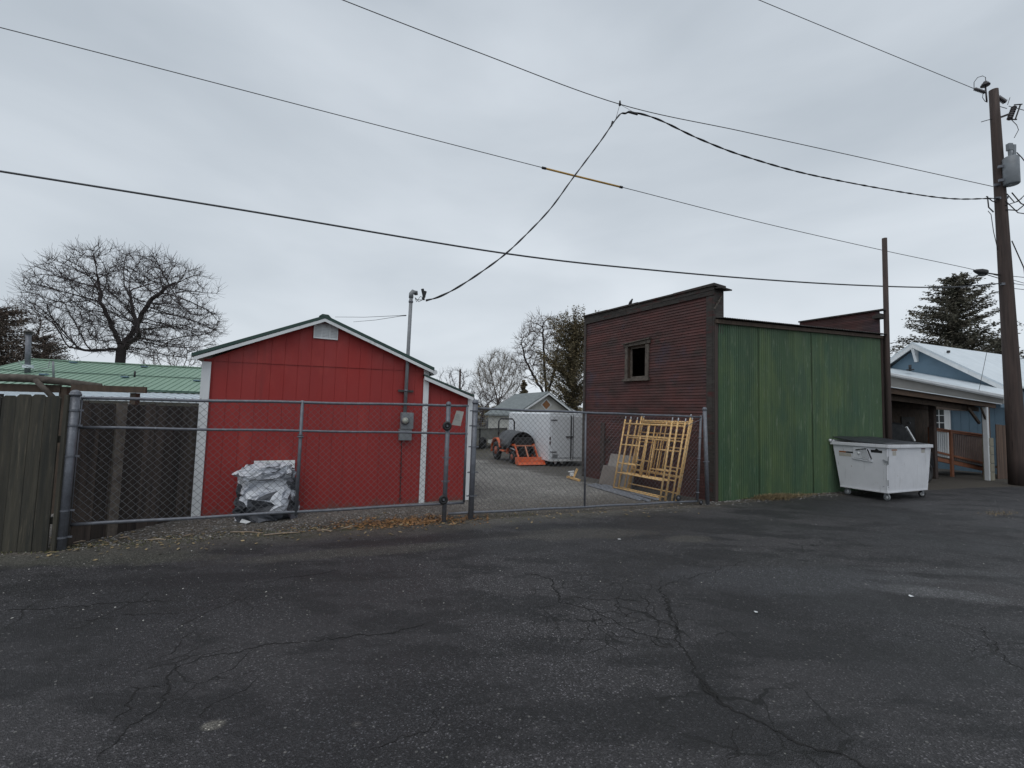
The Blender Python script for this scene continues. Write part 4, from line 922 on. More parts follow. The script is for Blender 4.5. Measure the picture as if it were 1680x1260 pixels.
# ================================================================== DUMPSTER
W0=G(1456,823); bdir=V((.905,.425,0)).normalized(); adir=V((-.425,.905,0)).normalized()
dump=thing('dumpster','white steel dumpster on casters with black lids beside the green wall','dumpster',W0+bdir*.9+adir*.5)
zb_=.20; zr=1.22; LB=1.76; LA_=.98
# body: bottom smaller; top wider
o=W0+V((0,0,0))
bt=[o+adir*.0,o+bdir*LB,o+bdir*LB+adir*LA_,o+adir*LA_]
tp_=[o-bdir*.03-adir*.03,o+bdir*(LB+.14)-adir*.03,o+bdir*(LB+.14)+adir*(LA_+.14),o-bdir*.03+adir*(LA_+.14)]
mb=MB()
def quadw(a,b_,c,d_,th=.012): 
    n=(b_-a).cross(d_-a).normalized(); mb.prism([a,b_,c,d_],n*th)
B4=[p+V((0,0,zb_)) for p in bt]; T4=[p+V((0,0,zr)) for p in tp_]
mb.add(B4+T4,[(0,1,5,4),(1,2,6,5),(2,3,7,6),(3,0,4,7),(3,2,1,0)])
body=mb.build('body',m_dump,dump)
mb=MB()
for i in range(4):
    a,b_=T4[i],T4[(i+1)%4]; c=sum(T4,V())/4
    e=(b_-a).normalized(); nrm=e.cross(V((0,0,1)))
    mb.beam(a-e*.045+nrm*.02+V((0,0,.03)),b_+e*.0+nrm*.02+V((0,0,.03)),.05,.075)
bevel(mb.build('rim',m_dump,dump),.006,2)
mb=MB(); c=T4[3]-bdir*.07+V((0,0,.09)); mb.tube([c,c+adir*.04],.035,10); c2=T4[2]+bdir*.06+V((0,0,.08)); mb.tube([T4[3]-bdir*.05+V((0,0,.085)),T4[3]+adir*.0-bdir*.05+V((0,0,.085))+adir*.03],.03,8); mb.tube([T4[3]+V((0,0,.09)),T4[2]+V((0,0,.09))],.018,8); mb.build('hinge_bar',m_dump,dump,True)
# lids
for h0,h1,sg_ in ((.0,.495,0),(.505,1.0,1)):
    mb=MB(); vs=[];fs=[]; n1_,n2_=24,14
    for i in range(n1_+1):
        for j in range(n2_+1):
            s=h0+(h1-h0)*i/n1_; t_=j/n2_; p=(T4[0].lerp(T4[1],s)).lerp(T4[3].lerp(T4[2],s),t_)
            z_=.085+.10*t_+.03*math.sin(math.pi*(i/n1_))*(1-abs(t_-.5))-.028*math.sin(math.pi*t_)*(1 if sg_ else 1.2)+ (.012 if (i%6) in(2,3) and .08<t_<.92 else 0)
            vs.append(p+V((0,0,z_)))
    for i in range(n1_):
        for j in range(n2_): k=i*(n2_+1)+j; fs.append((k,k+n2_+1,k+n2_+2,k+1))
    mb.add(vs,fs); lid=mb.build('lid',m_lid,dump,True); sm=lid.modifiers.new('solid','SOLIDIFY'); sm.thickness=.015
# left end face (a side) frame: face plane between corner0 and corner3
EF_o=B4[0]; eu=adir; 
def ep(s,t_,d=.0): # s along a (0..1), t up
    a=B4[0].lerp(B4[3],s); b_=T4[0].lerp(T4[3],s); n=-bdir; return a.lerp(b_,t_)+n*d
def fp(s,t_,d=.0):
    a=B4[0].lerp(B4[1],s); b_=T4[0].lerp(T4[1],s); return a.lerp(b_,t_)-adir*d
# fork pocket on end face
mb=MB(); q=[ep(.28,.70,.006),ep(.62,.72,.006),ep(.60,.97,.006),ep(.32,.97,.006)]; mb.prism([p for p in q],-bdir*.012)
# raised sleeve
mb.prism([ep(.30,.68,.008),ep(.44,.70,.008),ep(.40,.96,.06),ep(.34,.96,.06)],-bdir*.02)
mb.beam(ep(.26,.66,.015),ep(.64,.70,.015),.02,.02)
mb.build('fork_pocket',m_dump,dump)
mb=MB(); mb.beam(ep(.32,.95,.10),ep(.56,.90,.02),.012,.02); mb.beam(ep(.30,.94,.10),ep(.27,.72,.02),.012,.02); mb.build('pocket_edge',m_cable,dump)
mb=MB(); mb.ball(ep(.50,.83,.03),.028,8,6); mb.build('pin',m_white,dump,True)
def decal(fn,s0,s1,t0,t1,mat,nm='decal',d=.004):
    mb=MB(); mb.add([fn(s1,t0,d),fn(s0,t0,d),fn(s0,t1,d),fn(s1,t1,d)],[(0,1,2,3)]); mb.build(nm,mat,dump)
m_pale=MT('pale_sticker',(.52,.50,.45),(.40,.38,.34),30,rough=.5,bump=0,spots=[((.30,.26,.22),60,.55,.05,(1,1,3))])
decal(ep,.65,.90,.815,.85,m_oranget,'warning_sticker'); decal(ep,.62,.76,.815,.85,m_black,'warning_sticker',.005); decal(ep,.66,.91,.73,.805,m_pale,'warning_sticker')
# house shaped emblem sticker
mb=MB(); pts=[(.28,.87),(.06+.02,.87),(.08,.925),(.13,.925),(.18,.965),(.21,.93),(.28,.93)]; mb.add([ep(s,t_,.005) for s,t_ in pts],[tuple(range(len(pts)))]); mb.build('emblem_sticker',m_black,dump)
decal(fp,.10,.22,.93,.96,m_oranget,'maker_sticker'); decal(fp,.12,.20,.82,.92,m_pale,'maker_sticker'); decal(fp,.78,.88,.95,.975,MT('dark_red_sticker',(.12,.02,.05)),'small_sticker'); decal(fp,.79,.87,.87,.94,m_pale,'small_sticker')
mb=MB(); mb.beam(fp(-.0,.62,.02),fp(.005,.80,.02),.03,.02); mb.beam(fp(-.01,.68,.03),ep(.06,.72,.03),.02,.03); mb.beam(fp(.002,.15,.015),fp(.002,.28,.015),.02,.015); mb.beam(fp(.03,.12,.01),ep(.08,.13,.01),.012,.012); mb.build('hook',m_grey,dump)
mb=MB(); mb.beam(B4[0]+V((0,0,.0)),T4[0],.02,.02); mb.beam(B4[1],T4[1],.02,.02);mb.beam(B4[0],B4[1],.03,.03);mb.beam(B4[0],B4[3],.03,.03); mb.build('edge_bar',m_dump,dump)
for k,(s,c) in enumerate(((.06,.06),(.94,.06),(.94,.9),(.06,.9))):
    c0=o+bdir*LB*s+adir*LA_*c+V((0,0,.085)); axl=(adir if k in(0,) else bdir*.8+adir*.6).normalized() if k else (bdir*.9-adir*.2).normalized()
    axl=[(bdir*.95-adir*.3),(bdir*.5+adir*.85),(bdir),(bdir*.9-adir*.1)][k].normalized()
    mb=MB(); mb.torus(c0,axl,.062,.021,18,8); cs=mb.build('caster',m_black if k in(1,2) else m_grey,dump,True)
    mb=MB(); mb.disc(c0,axl,.045,.03,14); mb.build('hub',m_white,cs,True)
    mb=MB(); mb.beam(c0+axl*.04,c0+axl*.04+V((0,0,.12)),.05,.006); mb.beam(c0-axl*.04,c0-axl*.04+V((0,0,.12)),.05,.006); mb.disc(c0+V((0,0,.118)),(0,0,1),.055,.01,12); mb.build('fork',m_grey,cs)

# ================================================================== CARPORT
CP=Fr(G(1457,800),G(1621,789))
cp=thing('carport','low brown timber carport with a white corner post beside the green wall','carport',CP.P(CP.len/2,0,-2))
zl_=lin(CP.uv(1457,640),CP.uv(1635,666)); ue=CP.uv(1634,666)[0]
mb=MB(); mb.fprism(CP,[(-.1,zl_(-.1)-.08),(ue,zl_(ue)-.08),(ue,zl_(ue)+.07),(-.1,zl_(-.1)+.07)],-.05,.0); mb.build('fascia',MT('stained_fascia',(.13,.075,.045),(.07,.045,.03),2.5,(1,1,4),.8,bump=.4),cp)
mb=MB(); sheet(mb,CP.P(-.1,zl_(-.1)+.09,.10),CP.P(ue+.15,zl_(ue)+.07,.10),CP.P(ue+.15,zl_(ue)+.16,-2.6),CP.P(-.1,zl_(-.1)+.18,-2.6),.02); mb.build('roof',m_wroof,cp)
mb=MB()
for k in range(8): uu=.2+k*(ue-.3)/7; mb.beam(CP.P(uu,zl_(uu)+.02,-.06),CP.P(uu,zl_(uu)+.09,-2.5),.05,.12)
mb.fprism(CP,[(-.1,zl_(-.1)-.22),(ue-.3,zl_(ue)-.20),(ue-.3,zl_(ue)-.06),(-.1,zl_(-.1)-.06)],-.40,-.32)
mb.build('rafters',m_darkw,cp)
a=CP.uv(1625,789)[0]
mb=MB(); mb.fbox(CP,a-.06,a+.06,0,zl_(a)-.085,-.12,-.0); bevel(mb.build('corner_post',m_white,cp),.006,1)
mb=MB(); mb.fbox(CP,a+.07,a+.25,CP.uv(1628,719)[1]+.01,zl_(a)-.085,-.18,-.04); mb.build('brown_post',m_brownf,cp)
mb=MB(); mb.beam(CP.P(a-.75,zl_(a)-.12,-.2),CP.P(a-.05,zl_(a)-.62,-.2),.06,.08); mb.beam(CP.P(a-.32,zl_(a)-.10,-.04),CP.P(a-.03,zl_(a)-.5,-.04),.04,.05); mb.build('knee_brace',m_darkw,cp)
a2=CP.uv(1533,785)[0]; a3=CP.uv(1531,700,-.8)[0]; a4=CP.uv(1540,700,-4.2)[0]; a5=CP.uv(1440,700,-1.9)[0]; a6=CP.uv(1528,700,-1.9)[0]
mb=MB(); mb.fbox(CP,a3-.08,a3+.08,0,zl_(a2)-.1,-.88,-.74);  mb.build('inner_post',m_pole,cp)
mb=MB(); mb.fbox(CP,a5-2,a6,0,zl_(0)+.05,-1.96,-1.9); mb.fbox(CP,-.12,-.06,0,zl_(0)+.05,-4.2,-.4); mb.build('back_wall',m_darkw,cp)
mb=MB(); hz=CP.uv(1560,673,-1.75)[1]; mb.fbox(CP,a5-1,CP.uv(1618,673,-1.75)[0],hz,zl_(ue)+.02,-1.8,-1.74); mb.build('header',m_darkw,cp)
mb=MB(); dq=CP.uv(1491,690,-1.85)[0]; mb.fbox(CP,dq-.42,dq+.42,0,CP.uv(1491,684,-1.85)[1],-1.897,-1.86); d=mb.build('door',m_door,cp)
mb=MB(); mb.ball(CP.at(1492,694,-1.83),.035,8,6); mb.build('door_knob',m_chrome,d,True)
# block pillar
bl=Fr(G(1625,789),G(1638,788)); a=0
pil=thing('block_pillar','short stack of pale concrete blocks beside the white carport post','pillar',bl.P(.12,0,0))
pz=bl.uv(1628,718)[1]; k=5
for i in range(k):
    mb=MB(); mb.fbox(bl,.08,.34,pz*i/k,pz*(i+1)/k-.012,-.2,0); bevel(mb.build('block',m_block,pil),.008,1)
# brown fence right
RF=Fr(G(1640,786),G(1700,780)); RF2=Fr(G(1636,786),G(1636,786)+V((.93,.36,0)))
board_fence(RF2,.05,9,.14,lambda u:RF2.uv(1640,697)[1],'board_fence','tall brown board fence behind the utility pole at the right edge',m_brownf,seed=8,rails=(.4,),ear=0)
# dark car under carport
car=thing('parked_car','dark car parked deep under the carport, mostly hidden by the dumpster','car',CP.P(.9,0,-2.4))
CX=CP; cu0,cu1=-.0,1.55
prof=[(-.9,.35),(-1.0,.75),(-1.5,.92),(-2.0,.98),(-2.5,1.42),(-3.2,1.45),(-3.9,1.05),(-3.95,.35)]
def carP(u,p): return CX.P(u,p[1],p[0])
U0=CP.uv(1490,705,-.5)[0]+2.0
def cq(w,p): return CP.P(U0+p[0],p[1]*1.27,-.35-w)
mb=MB(); U=[0,.12,1.25,1.37]; vs=[]
for i,w in enumerate(U):
    for p in prof: vs.append(cq(w,(p[0],p[1]*(1 if i in(1,2) else .96))))
n=len(prof); fs=[(i*n+j,(i+1)*n+j,(i+1)*n+(j+1)%n,i*n+(j+1)%n) for i in range(3) for j in range(n)]+[tuple(range(n)),tuple(3*n+j for j in range(n-1,-1,-1))]
mb.add(vs,fs); bevel(mb.build('body',MT('black_car_paint',(.007,.0075,.009),(.009,.0095,.011),3,rough=.6,bump=0,spec=.15),car,True),.04,3)
mb=MB(); mb.add([cq(.15,(-1.98,1.0)),cq(1.22,(-1.98,1.0)),cq(1.15,(-2.45,1.41)),cq(.22,(-2.45,1.41))],[(0,1,2,3)]); mb.build('windscreen',MT('dusty_glass',(.008,.009,.01),(.007,.008,.009),6,rough=.6,bump=0,spec=.1),car)
mb=MB(); mb.beam(cq(.02,(-1.95,1.0)),cq(.03,(-2.35,1.33)),.04,.05); mb.build('pillar_trim',m_white,car)
for dd in (-1.5,-3.35):
    for w in (-.02,1.39):
        mb=MB(); mb.torus(cq(w,(dd,.25)),CP.n,.23,.09,20,8); wl=mb.build('wheel',m_black,car,True); mb=MB(); mb.disc(cq(w,(dd,.25)),CP.n,.17,.1,14); mb.build('rim',m_galv,wl,True)
for w in (.2,1.15): mb=MB(); mb.ball(cq(w,(-.97,.65)),(.05,.05,.06),10,6); mb.build('headlight',m_chrome,car,True)

m_balu=MT('weathered_baluster',(.24,.17,.145),(.17,.12,.10),4)
# ================================================================== DECK
DK=CP.off(-1.0)
deck=thing('deck_ramp','red cedar deck ramp with railing under the blue house','deck',DK.P(2.6,0,0))
def du(px,py): return DK.uv(px,py)
l0,l1=du(1528,702),du(1618,714); t0=lin(l0,l1); f0=lin(du(1532,750),du(1612,767)); f1=lin(du(1535,757),du(1612,772)); us,ue_=l0[0]-.1,du(1614,714)[0]
mb=MB(); mb.tint=.9; mb.fprism(DK,[(us,f0(us)-.10),(ue_,f0(ue_)-.12),(ue_,f0(ue_)+.02),(us,f0(us)+.04)],-.05,0); mb.build('rim_board',m_cedar,deck)
mb=MB(); mb.tint=.4; mb.prism([DK.P(us,f0(us)+.045,.02),DK.P(ue_,f0(ue_)+.03,.02),DK.P(ue_,f0(ue_)+.03,-1.0),DK.P(us,f0(us)+.045,-1.0)],V((0,0,.03))); mb.build('floor',m_oldwood,deck)
mb=MB(); mb.tint=.8; mb.beam(DK.P(us,t0(us),.0),DK.P(ue_,t0(ue_),.0),.12,.04); mb.beam(DK.P(us,t0(us)-.05,-.0),DK.P(ue_,t0(ue_)-.05,-.0),.04,.07); mb.beam(DK.P(us,f0(us)+.2,0),DK.P(ue_,f0(ue_)+.17,0),.04,.07); mb.build('handrail',m_cedar,deck)
up=du(1558,710)[0]
mb=MB(); mb.tint=.7; mb.fbox(DK,up-.07,up+.07,0,t0(up)-.02,-.0,.06); mb.fbox(DK,ue_-.06,ue_+.02,0,t0(ue_),-.06,.0); mb.fbox(DK,us,us+.08,0,t0(us),-.06,0); mb.build('newel_post',m_cedar,deck)
k=0; u=us+.14
while u<ue_-.05:
    if abs(u-up)>.11:
        mb=MB(); mb.tint=.5; mb.fbox(DK,u-.03,u+.03,f0(u)+.08,t0(u)-.06,-.045,-.022); mb.build('baluster',m_white if u<up else m_balu,deck)
    u+=.125
# ================================================================== BLUE HOUSE
P1=V(((1645-840)/740*17.4,17.4,0)); bk=V((-.365,.93,0)).normalized(); 
BH=Fr(P1+bk*6.2,P1)   # gable end plane: u from back to front
bh=thing('blue_house','blue house with white metal roof and white bargeboards behind the carport','house',P1+bk*3)
LG=BH.len
def hb(px,py,d=0): return BH.uv(px,py,d)
apx=hb(1497,562); fe_=hb(1648,632); be=(apx[0]-(fe_[0]-apx[0]),fe_[1])
ru=-BH.n  # ridge direction (away)
mb=MB(); mb.fprism(BH,[(be[0]+.35,0),(fe_[0]-.25,0),(fe_[0]-.25,fe_[1]-.15),(apx[0],apx[1]-.2),(be[0]+.35,be[1]-.15)],-9,-.3); mb.build('wall',m_blue,bh)
mb=MB()
for a,b_ in ((apx,fe_),(be,apx)):
    mb.fprism(BH,[(a[0],a[1]-.06),(b_[0],b_[1]-.06),(b_[0],b_[1]+.02),(a[0],a[1]+.02)],-9.3,.02)
mb.build('roof',m_wroof,bh)
mb=MB()
for a,b_ in ((apx,fe_),(be,apx)):
    mb.fprism(BH,[(a[0],a[1]-.24),(b_[0],b_[1]-.24),(b_[0],b_[1]-.062),(a[0],a[1]-.062)],-.03,.015)
    mb.fprism(BH,[(a[0],a[1]-.12),(b_[0],b_[1]-.12),(b_[0],b_[1]-.09),(a[0],a[1]-.09)],-.3,-.032)
mb.build('bargeboard',m_white,bh)
mb=MB(); q0=hb(1498,566,-.1); mb.beam(BH.P(apx[0],apx[1]-.25,-.28),BH.P(apx[0],apx[1]-.85,-.24),.12,.1); mb.beam(BH.P(apx[0],apx[1]-.28,.0),BH.P(apx[0],apx[1]-.85,-.24),.1,.08); mb.build('gable_bracket',m_white,bh)
mb=MB(); mb.fbox(BH,*sorted((hb(1536,590,-.28)[0],hb(1549,590,-.28)[0])),hb(1540,592,-.28)[1],hb(1540,589,-.28)[1],-.298,-.27); mb.build('gable_bracket',m_blue,bh)
mb=MB(); q=hb(1555,576,-1); p_=BH.at(1556,577,-1.2); mb.disc(p_,(0,0,1),.06,.1,8); mb.build('roof_vent',m_cable,bh)
# lower roof
def L2(px,py,d): return BH.at(px,py,d)
A1,B1=L2(1430,598,-.28),L2(1650,637,-.28); A2,B2=L2(1430,606,1.3),L2(1650,649,1.3)
mb=MB(); mb.prism([A1,B1,B2,A2],V((0,0,-.05))); mb.build('lower_roof',m_wroof,bh)
mb=MB(); n_=BH.n
mb.prism([A2+n_*.002,B2+n_*.002,B2+n_*.002-V((0,0,.14)),A2+n_*.002-V((0,0,.14))],n_*.03)
mb.beam(A2+n_*.07-V((0,0,.03)),B2+n_*.07-V((0,0,.03)),.09,.09); mb.beam(B2-n_*.1,B2+n_*.12+V((.1,0,-.05)),.2,.14)
mb.build('gutter',m_white,bh)
mb=MB(); q=[L2(1430,600,1.15),L2(1575,634,1.15),L2(1646,653,1.15)]
pA,pB=L2(1430,609,1.1),L2(1646,651,1.1); mb.prism([pA,pB,V((pB.x,pB.y,2.62)),V((pA.x,pA.y,2.62))],-n_*.04); mb.build('lower_gable_wall',MT('pale_siding',(.40,.39,.37),(.34,.33,.31),2),bh)
WF=BH.off(.7)
bl0=WF.uv(1548,700)[0]; bl1=WF.uv(1660,700)[0]
mb=MB(); 
pr=groove(bl0-1.6,bl1+.4,.25,.01,.015); profwall(mb,WF,pr,lambda u:0,lambda u:2.5); mb.build('lower_wall',m_blue,bh)
mb=MB(); c0=WF.uv(1552,706)[0];c1=WF.uv(1561,706)[0]; mb.fbox(WF,c0,c1,.4,2.5,.01,.05); wn0=WF.uv(1520,704); wn1=WF.uv(1551,671); mb.fbox(WF,wn0[0]-.3,c0-.002,wn1[1]+.0,wn1[1]+.1,.01,.045); mb.fbox(WF,wn0[0]-.3,c0-.002,wn0[1]-.1,wn0[1]-.03,.01,.045); win=mb.build('window',m_white,bh)
mb=MB(); mb.fbox(WF,wn0[0]-.28,c0-.004,wn0[1]-.03,wn1[1],.004,.016); mb.build('pane',m_glass,win)
mb=MB()
for px in (1526,1532.5,1541.5,1550.5): uu=WF.uv(px,690)[0]; mb.fbox(WF,uu-.012,uu+.012,wn0[1]-.03,wn1[1],.018,.035)
for py in (681.5,693.5): zz=WF.uv(1540,py)[1]; mb.fbox(WF,wn0[0]-.28,c0-.004,zz-.013,zz+.013,.0185,.034)
mb.build('muntin',m_white,win)
mb=MB(); c=L2(1493,603,.6); mb.tube([c-V((0,0,.15)),c+V((0,0,.12))],.05,8); mb.disc(c-V((0,0,.1)),(0,0,1),.14,.04,12); mb.build('vent_pipe',m_cable,bh,True)

# ================================================================== UTILITY POLE
ub=G(1672,796); PFm=Fr(ub,ub+V((1,0,0)))
def pp(px,py,d=0): return PFm.at(px,py,d)
ptp=pp(1630,148); pmid=pp(1651,450)
pole=thing('utility_pole','tall brown utility pole with transformer and fuse gear at the right edge','utility pole',ub)
def axis(py):
    # point on axis near image row py
    t_=(796-py)/(796-148); return ub.lerp(ptp,0) if False else pp(1672+(1630-1672)*t_ - 0*1,py)
mb=MB(); N=14; pts=[];rs=[]
for i in range(N+1):
    py=796+(148-796)*i/N; pts.append(axis(py)); rs.append(.235-.12*(i/N)**.85)
mb.tube(pts,rs,18); mb.build('shaft',m_pole,pole,True)
mb=MB(); c0,c1=pp(1659,258,.28),pp(1659,303,.28); c0.x=c1.x=(c0.x+c1.x)/2; mb.tube([c1,c1+V((0,0,.03)),c0-V((0,0,.04)),c0],[.17,.19,.19,.16],20); tr=mb.build('transformer',m_trans,pole,True)
mb=MB(); mb.tube([c0,c0+V((-.02,0,.22)),],[.05,.045],10); mb.box(c0+V((-.02,0,.33)),(.13,.1,.22)); mb.beam(c0+V((.12,0,.02)),c0+V((.14,0,.42)),.03,.09); mb.build('bushing',m_trans,tr)
mb=MB(); mb.beam(c0.lerp(c1,.3)-V((.3,-.1,0)),c0.lerp(c1,.3),.05,.08); mb.beam(c0.lerp(c1,.8)-V((.3,-.1,0)),c0.lerp(c1,.8),.05,.08); mb.build('mount',m_galv,tr)
# dead-end insulators
def insul(a,b_,r=.045,k=6,nm='insulator'):
    mb=MB(); a=V(a);b_=V(b_); mb.tube([a,b_],r*.45,8)
    for i in range(k): mb.disc(a.lerp(b_,(i+.7)/(k+.4)),(b_-a),r,.02,14)
    return mb.build(nm,m_porc,pole,True)
insul(pp(1598,145.5),pp(1617,152),.05,7); insul(pp(1636,159,.05),pp(1650,168,.05),.07,6)
mb=MB(); a=pp(1618,152.5);  c=pp(1616.5,140); mb.tube([pp(1619,167),c],.022,8); mb.disc(c,(0,0,1),.12,.03,16); mb.disc(c+V((0,0,.05)),(0,0,1),.09,.03,16); mb.disc(c+V((0,0,.1)),(0,0,1),.05,.05,12); mb.build('post_insulator',m_porc,pole,True)
mb=MB(); mb.tube([pp(1598,145),pp(1598,135),pp(1604,127),pp(1612,124.5),pp(1617,127),pp(1617,134)],.010,5); mb.tube([pp(1613,152),pp(1612,160),pp(1616,166),pp(1620,168)],.009,5); mb.tube([pp(1610,200),pp(1660,186)],.012,5); mb.build('jumper_wire',m_cable,pole)
# fuse cutout
mb=MB(); mb.tube([pp(1656,196,.1),pp(1664,175,.1)],.05,10)
for i in range(6): mb.disc(pp(1656,196,.1).lerp(pp(1664,175,.1),(i+.5)/6),(pp(1664,175,.1)-pp(1656,196,.1)),.075,.02,12)
mb.build('fuse_cutout',m_porc,pole,True)
mb=MB(); mb.beam(pp(1640,193),pp(1656,187,.1),.04,.05); mb.tube([pp(1666,195,.1),pp(1674,172,.1)],.02,6); mb.tube([pp(1664,172,.1),pp(1677,171,.1)],.018,6); mb.tube([pp(1656,196,.1),pp(1668,196,.1)],.02,6); mb.build('cutout_arm',m_cable,pole)
mb=MB(); mb.tube([pp(1660,197,.1),pp(1668,205,.1),pp(1671,213,.1),pp(1664,226,.2)],.01,5); mb.tube([pp(1638,174),pp(1652,178)],.01,5); mb.tube([pp(1668,250,.3),pp(1676,258,.3),pp(1684,268,.3)],.014,5)
mb.tube([pp(1653,172,.05),pp(1657,160,.05)],.008,5)
mb.build('drop_wire',m_cable,pole)
mb=MB(); 
for i,(a,b_) in enumerate((((1649,337),(1690,312)),((1650,344),(1688,330)),((1652,318),(1676,326)),((1660,316),(1690,340)),((1650,330),(1690,352)))):
    p,q=pp(*a,.15),pp(*b_,.2+.05*i); mb.tube([p,(p+q)/2-V((0,0,.12+.04*(i%3))),q],.014+.004*(i%2),6)
mb.tube([pp(1620,322),pp(1622,340),pp(1630,348)],.018,6); mb.tube([pp(1618,322),pp(1628,330),pp(1634,332)],.015,6); mb.tube([pp(1621,346),pp(1626,352),pp(1630,380),pp(1637,410)],.010,6)
mb.tube([pp(1660,395),pp(1680,440),pp(1684,470)],.016,6)
mb.build('cable_bundle',m_cable,pole,True)
mb=MB(); 
for py in (305,327,467): c=axis(py); mb.beam(c+V((-.22,-.05,0)),c+V((.1,-.12,0)),.06,.07)
mb.build('clamp_bracket',m_galv,pole)
# street light on short arm
sl=thing('street_light','small black street light head on a short arm of the utility pole','street light',pp(1618,448,.4))
mb=MB(); a,b_=pp(1597,444,.4),pp(1619,448,.4); mb.tube([a,a.lerp(b_,.2),a.lerp(b_,.55),a.lerp(b_,.9),b_],[.02,.06,.10,.10,.05],12); mb.build('lamp_head',m_cable,sl,True)
mb=MB(); mb.ball(a.lerp(b_,.6)-V((0,0,.09)),(.09,.07,.04),10,6); mb.build('lens',m_glass,sl,True)
mb=MB(); mb.tube([b_,pp(1640,451,.0)],.022,8); mb.tube([b_-V((0,0,.05)),pp(1640,457,.0)],.012,6); mb.build('arm',m_cable,sl,True)

# ================================================================== OVERHEAD WIRES
wdir=V((-.965,-.26,0)).normalized(); 
def wplane(base,ang):
    u=V((-math.cos(ang),-math.sin(ang),0)); return Fr(base,base+u)
def wire(name,pxs,fr,r,mat,label,d=0,n=60,cat='cable',twist=0,group='overhead wires'):
    P=[fr.at(x,y,d) for x,y in pxs]
    # catmull-rom
    out=[]; Q=[P[0]*2-P[1]]+P+[P[-1]*2-P[-2]]
    for i in range(1,len(Q)-2):
        for k in range(n//max(1,len(P)-1)+2):
            t_=k/(n//max(1,len(P)-1)+2); a,b_,c,e_=Q[i-1],Q[i],Q[i+1],Q[i+2]
            out.append(.5*((2*b_)+(-a+c)*t_+(2*a-5*b_+4*c-e_)*t_*t_+(-a+3*b_-3*c+e_)*t_**3))
    out.append(P[-1]); mb=MB()
    if twist:
        for s in (0,1):
            pts=[]
            L_=0
            for i,p in enumerate(out):
                if i: L_+=(p-out[i-1]).length
                q=L_*9+s*math.pi; pts.append(p+V((0,0,1))*math.cos(q)*r*.9+fr.n*math.sin(q)*r*.9)
            mb.tube(pts,r*.8,6)
    else: mb.tube(out,r,6)
    o=mb.build(name,mat,None,True,loc=out[0]); tag(o,label,cat,group); return o
wb=axis(300); wb=V((wb.x,wb.y,0))
WP=wplane(wb,R(14)); WP2=wplane(wb+V((0,1.2,0)),R(14))
wire('overhead_wire',[(-60,31),(0,45),(280,117),(560,190),(890,275),(1020,307),(1240,363),(1450,411),(1600,443),(1700,470)],WP2,.009,m_cablegrey,'thin overhead wire carrying the yellow sleeve')
mb=MB(); a,b_=WP2.at(893,276),WP2.at(1019,307); mid=(WP2.at(955,291.4)); mb.tube([a,mid,b_],.026,8); s=mb.build('wire_sleeve',m_sleeve,None,True,loc=a); tag(s,'long yellow plastic guard sleeve on the overhead wire','sleeve')
mb=MB(); mb.tube([a-(b_-a)*.03,a+(b_-a)*.02],.034,8); mb.tube([b_-(b_-a)*.02,b_+(b_-a)*.02],.034,8); mb.build('end_clip',m_cable,s,True)
wire('overhead_wire',[(480,-35),(560,-1),(780,84),(1017,171),(1220,216),(1420,260),(1629,306)],WP,.0095,m_cable,'upper overhead wire that carries the hanger for the service cable')
wire('overhead_wire',[(1150,-40),(1243,-1),(1400,64),(1597,145)],WP,.009,m_cablegrey,'topmost overhead wire ending at the insulator on the pole top')
wire('overhead_cable',[(-60,272),(0,281),(400,345),(830,416),(1080,444),(1300,462),(1460,470),(1560,471),(1642,465)],WP,.019,m_cablegrey,'thick grey communication cable crossing low over both sheds')
# service drop: pole to hanger, then down to the shed mast
e0=WP.at(1038,184); 
w1=[axis(328)+V((-.15,-.1,0)),WP.at(1540,324),WP.at(1350,291),WP.at(1230,259),WP.at(1150,229),WP.at(1080,196),e0]
h1=WP.at(1018,187); mast_top=RS.at(699,493,.15)
def Dp(px,py,y): return D(px,py,y)
ys=[e0.y,h1.y]
path_px=[(1005,203),(985,232),(940,292),(905,340),(870,378),(830,416),(790,446),(750,472),(720,487)]
down=[h1+V((0,0,.0))]
for i,(x,y) in enumerate(path_px):
    t_=(i+1)/(len(path_px)+1); down.append(D(x,y,h1.y+(mast_top.y-h1.y)*t_))
down.append(mast_top)
def cable_path(P,name,label,r=.012):
    out=[]; Q=[P[0]*2-P[1]]+P+[P[-1]*2-P[-2]]
    for i in range(1,len(Q)-2):
        for k in range(14):
            t_=k/14; a,b_,c,e_=Q[i-1],Q[i],Q[i+1],Q[i+2]
            out.append(.5*((2*b_)+(-a+c)*t_+(2*a-5*b_+4*c-e_)*t_*t_+(-a+3*b_-3*c+e_)*t_**3))
    out.append(P[-1]); mb=MB()
    for s in (0,1):
        pts=[];L_=0
        for i,p in enumerate(out):
            if i:L_+=(p-out[i-1]).length
            q=L_*7+s*math.pi; pts.append(p+V((0,0,1))*math.cos(q)*r+V((.3,-.95,0))*math.sin(q)*r)
        mb.tube(pts,r*1.05,6)
    return tag(mb.build(name,m_cable,None,True,loc=P[0]),label,'cable','overhead wires')
cable_path(w1+[WP.at(1026,186)]+down,'service_cable','black twisted service cable looping from the pole over a hanger to the red shed mast')
hg=thing('wire_hanger','small wire hanger holding the looped service cable on the upper wire','hanger',WP.at(1017,170))
mb=MB(); t_=WP.at(1017,171); mb.disc(t_,(0,0,1),.03,.06,10); mb.disc(t_+V((0,0,.06)),(0,0,1),.02,.05,10); mb.build('clamp',m_cable,hg,True)
mb=MB(); mb.tube([t_,WP.at(1010,196),down[1]],.005,4); mb.tube([t_,WP.at(1036,182)],.005,4); mb.build('strand',m_cable,hg)
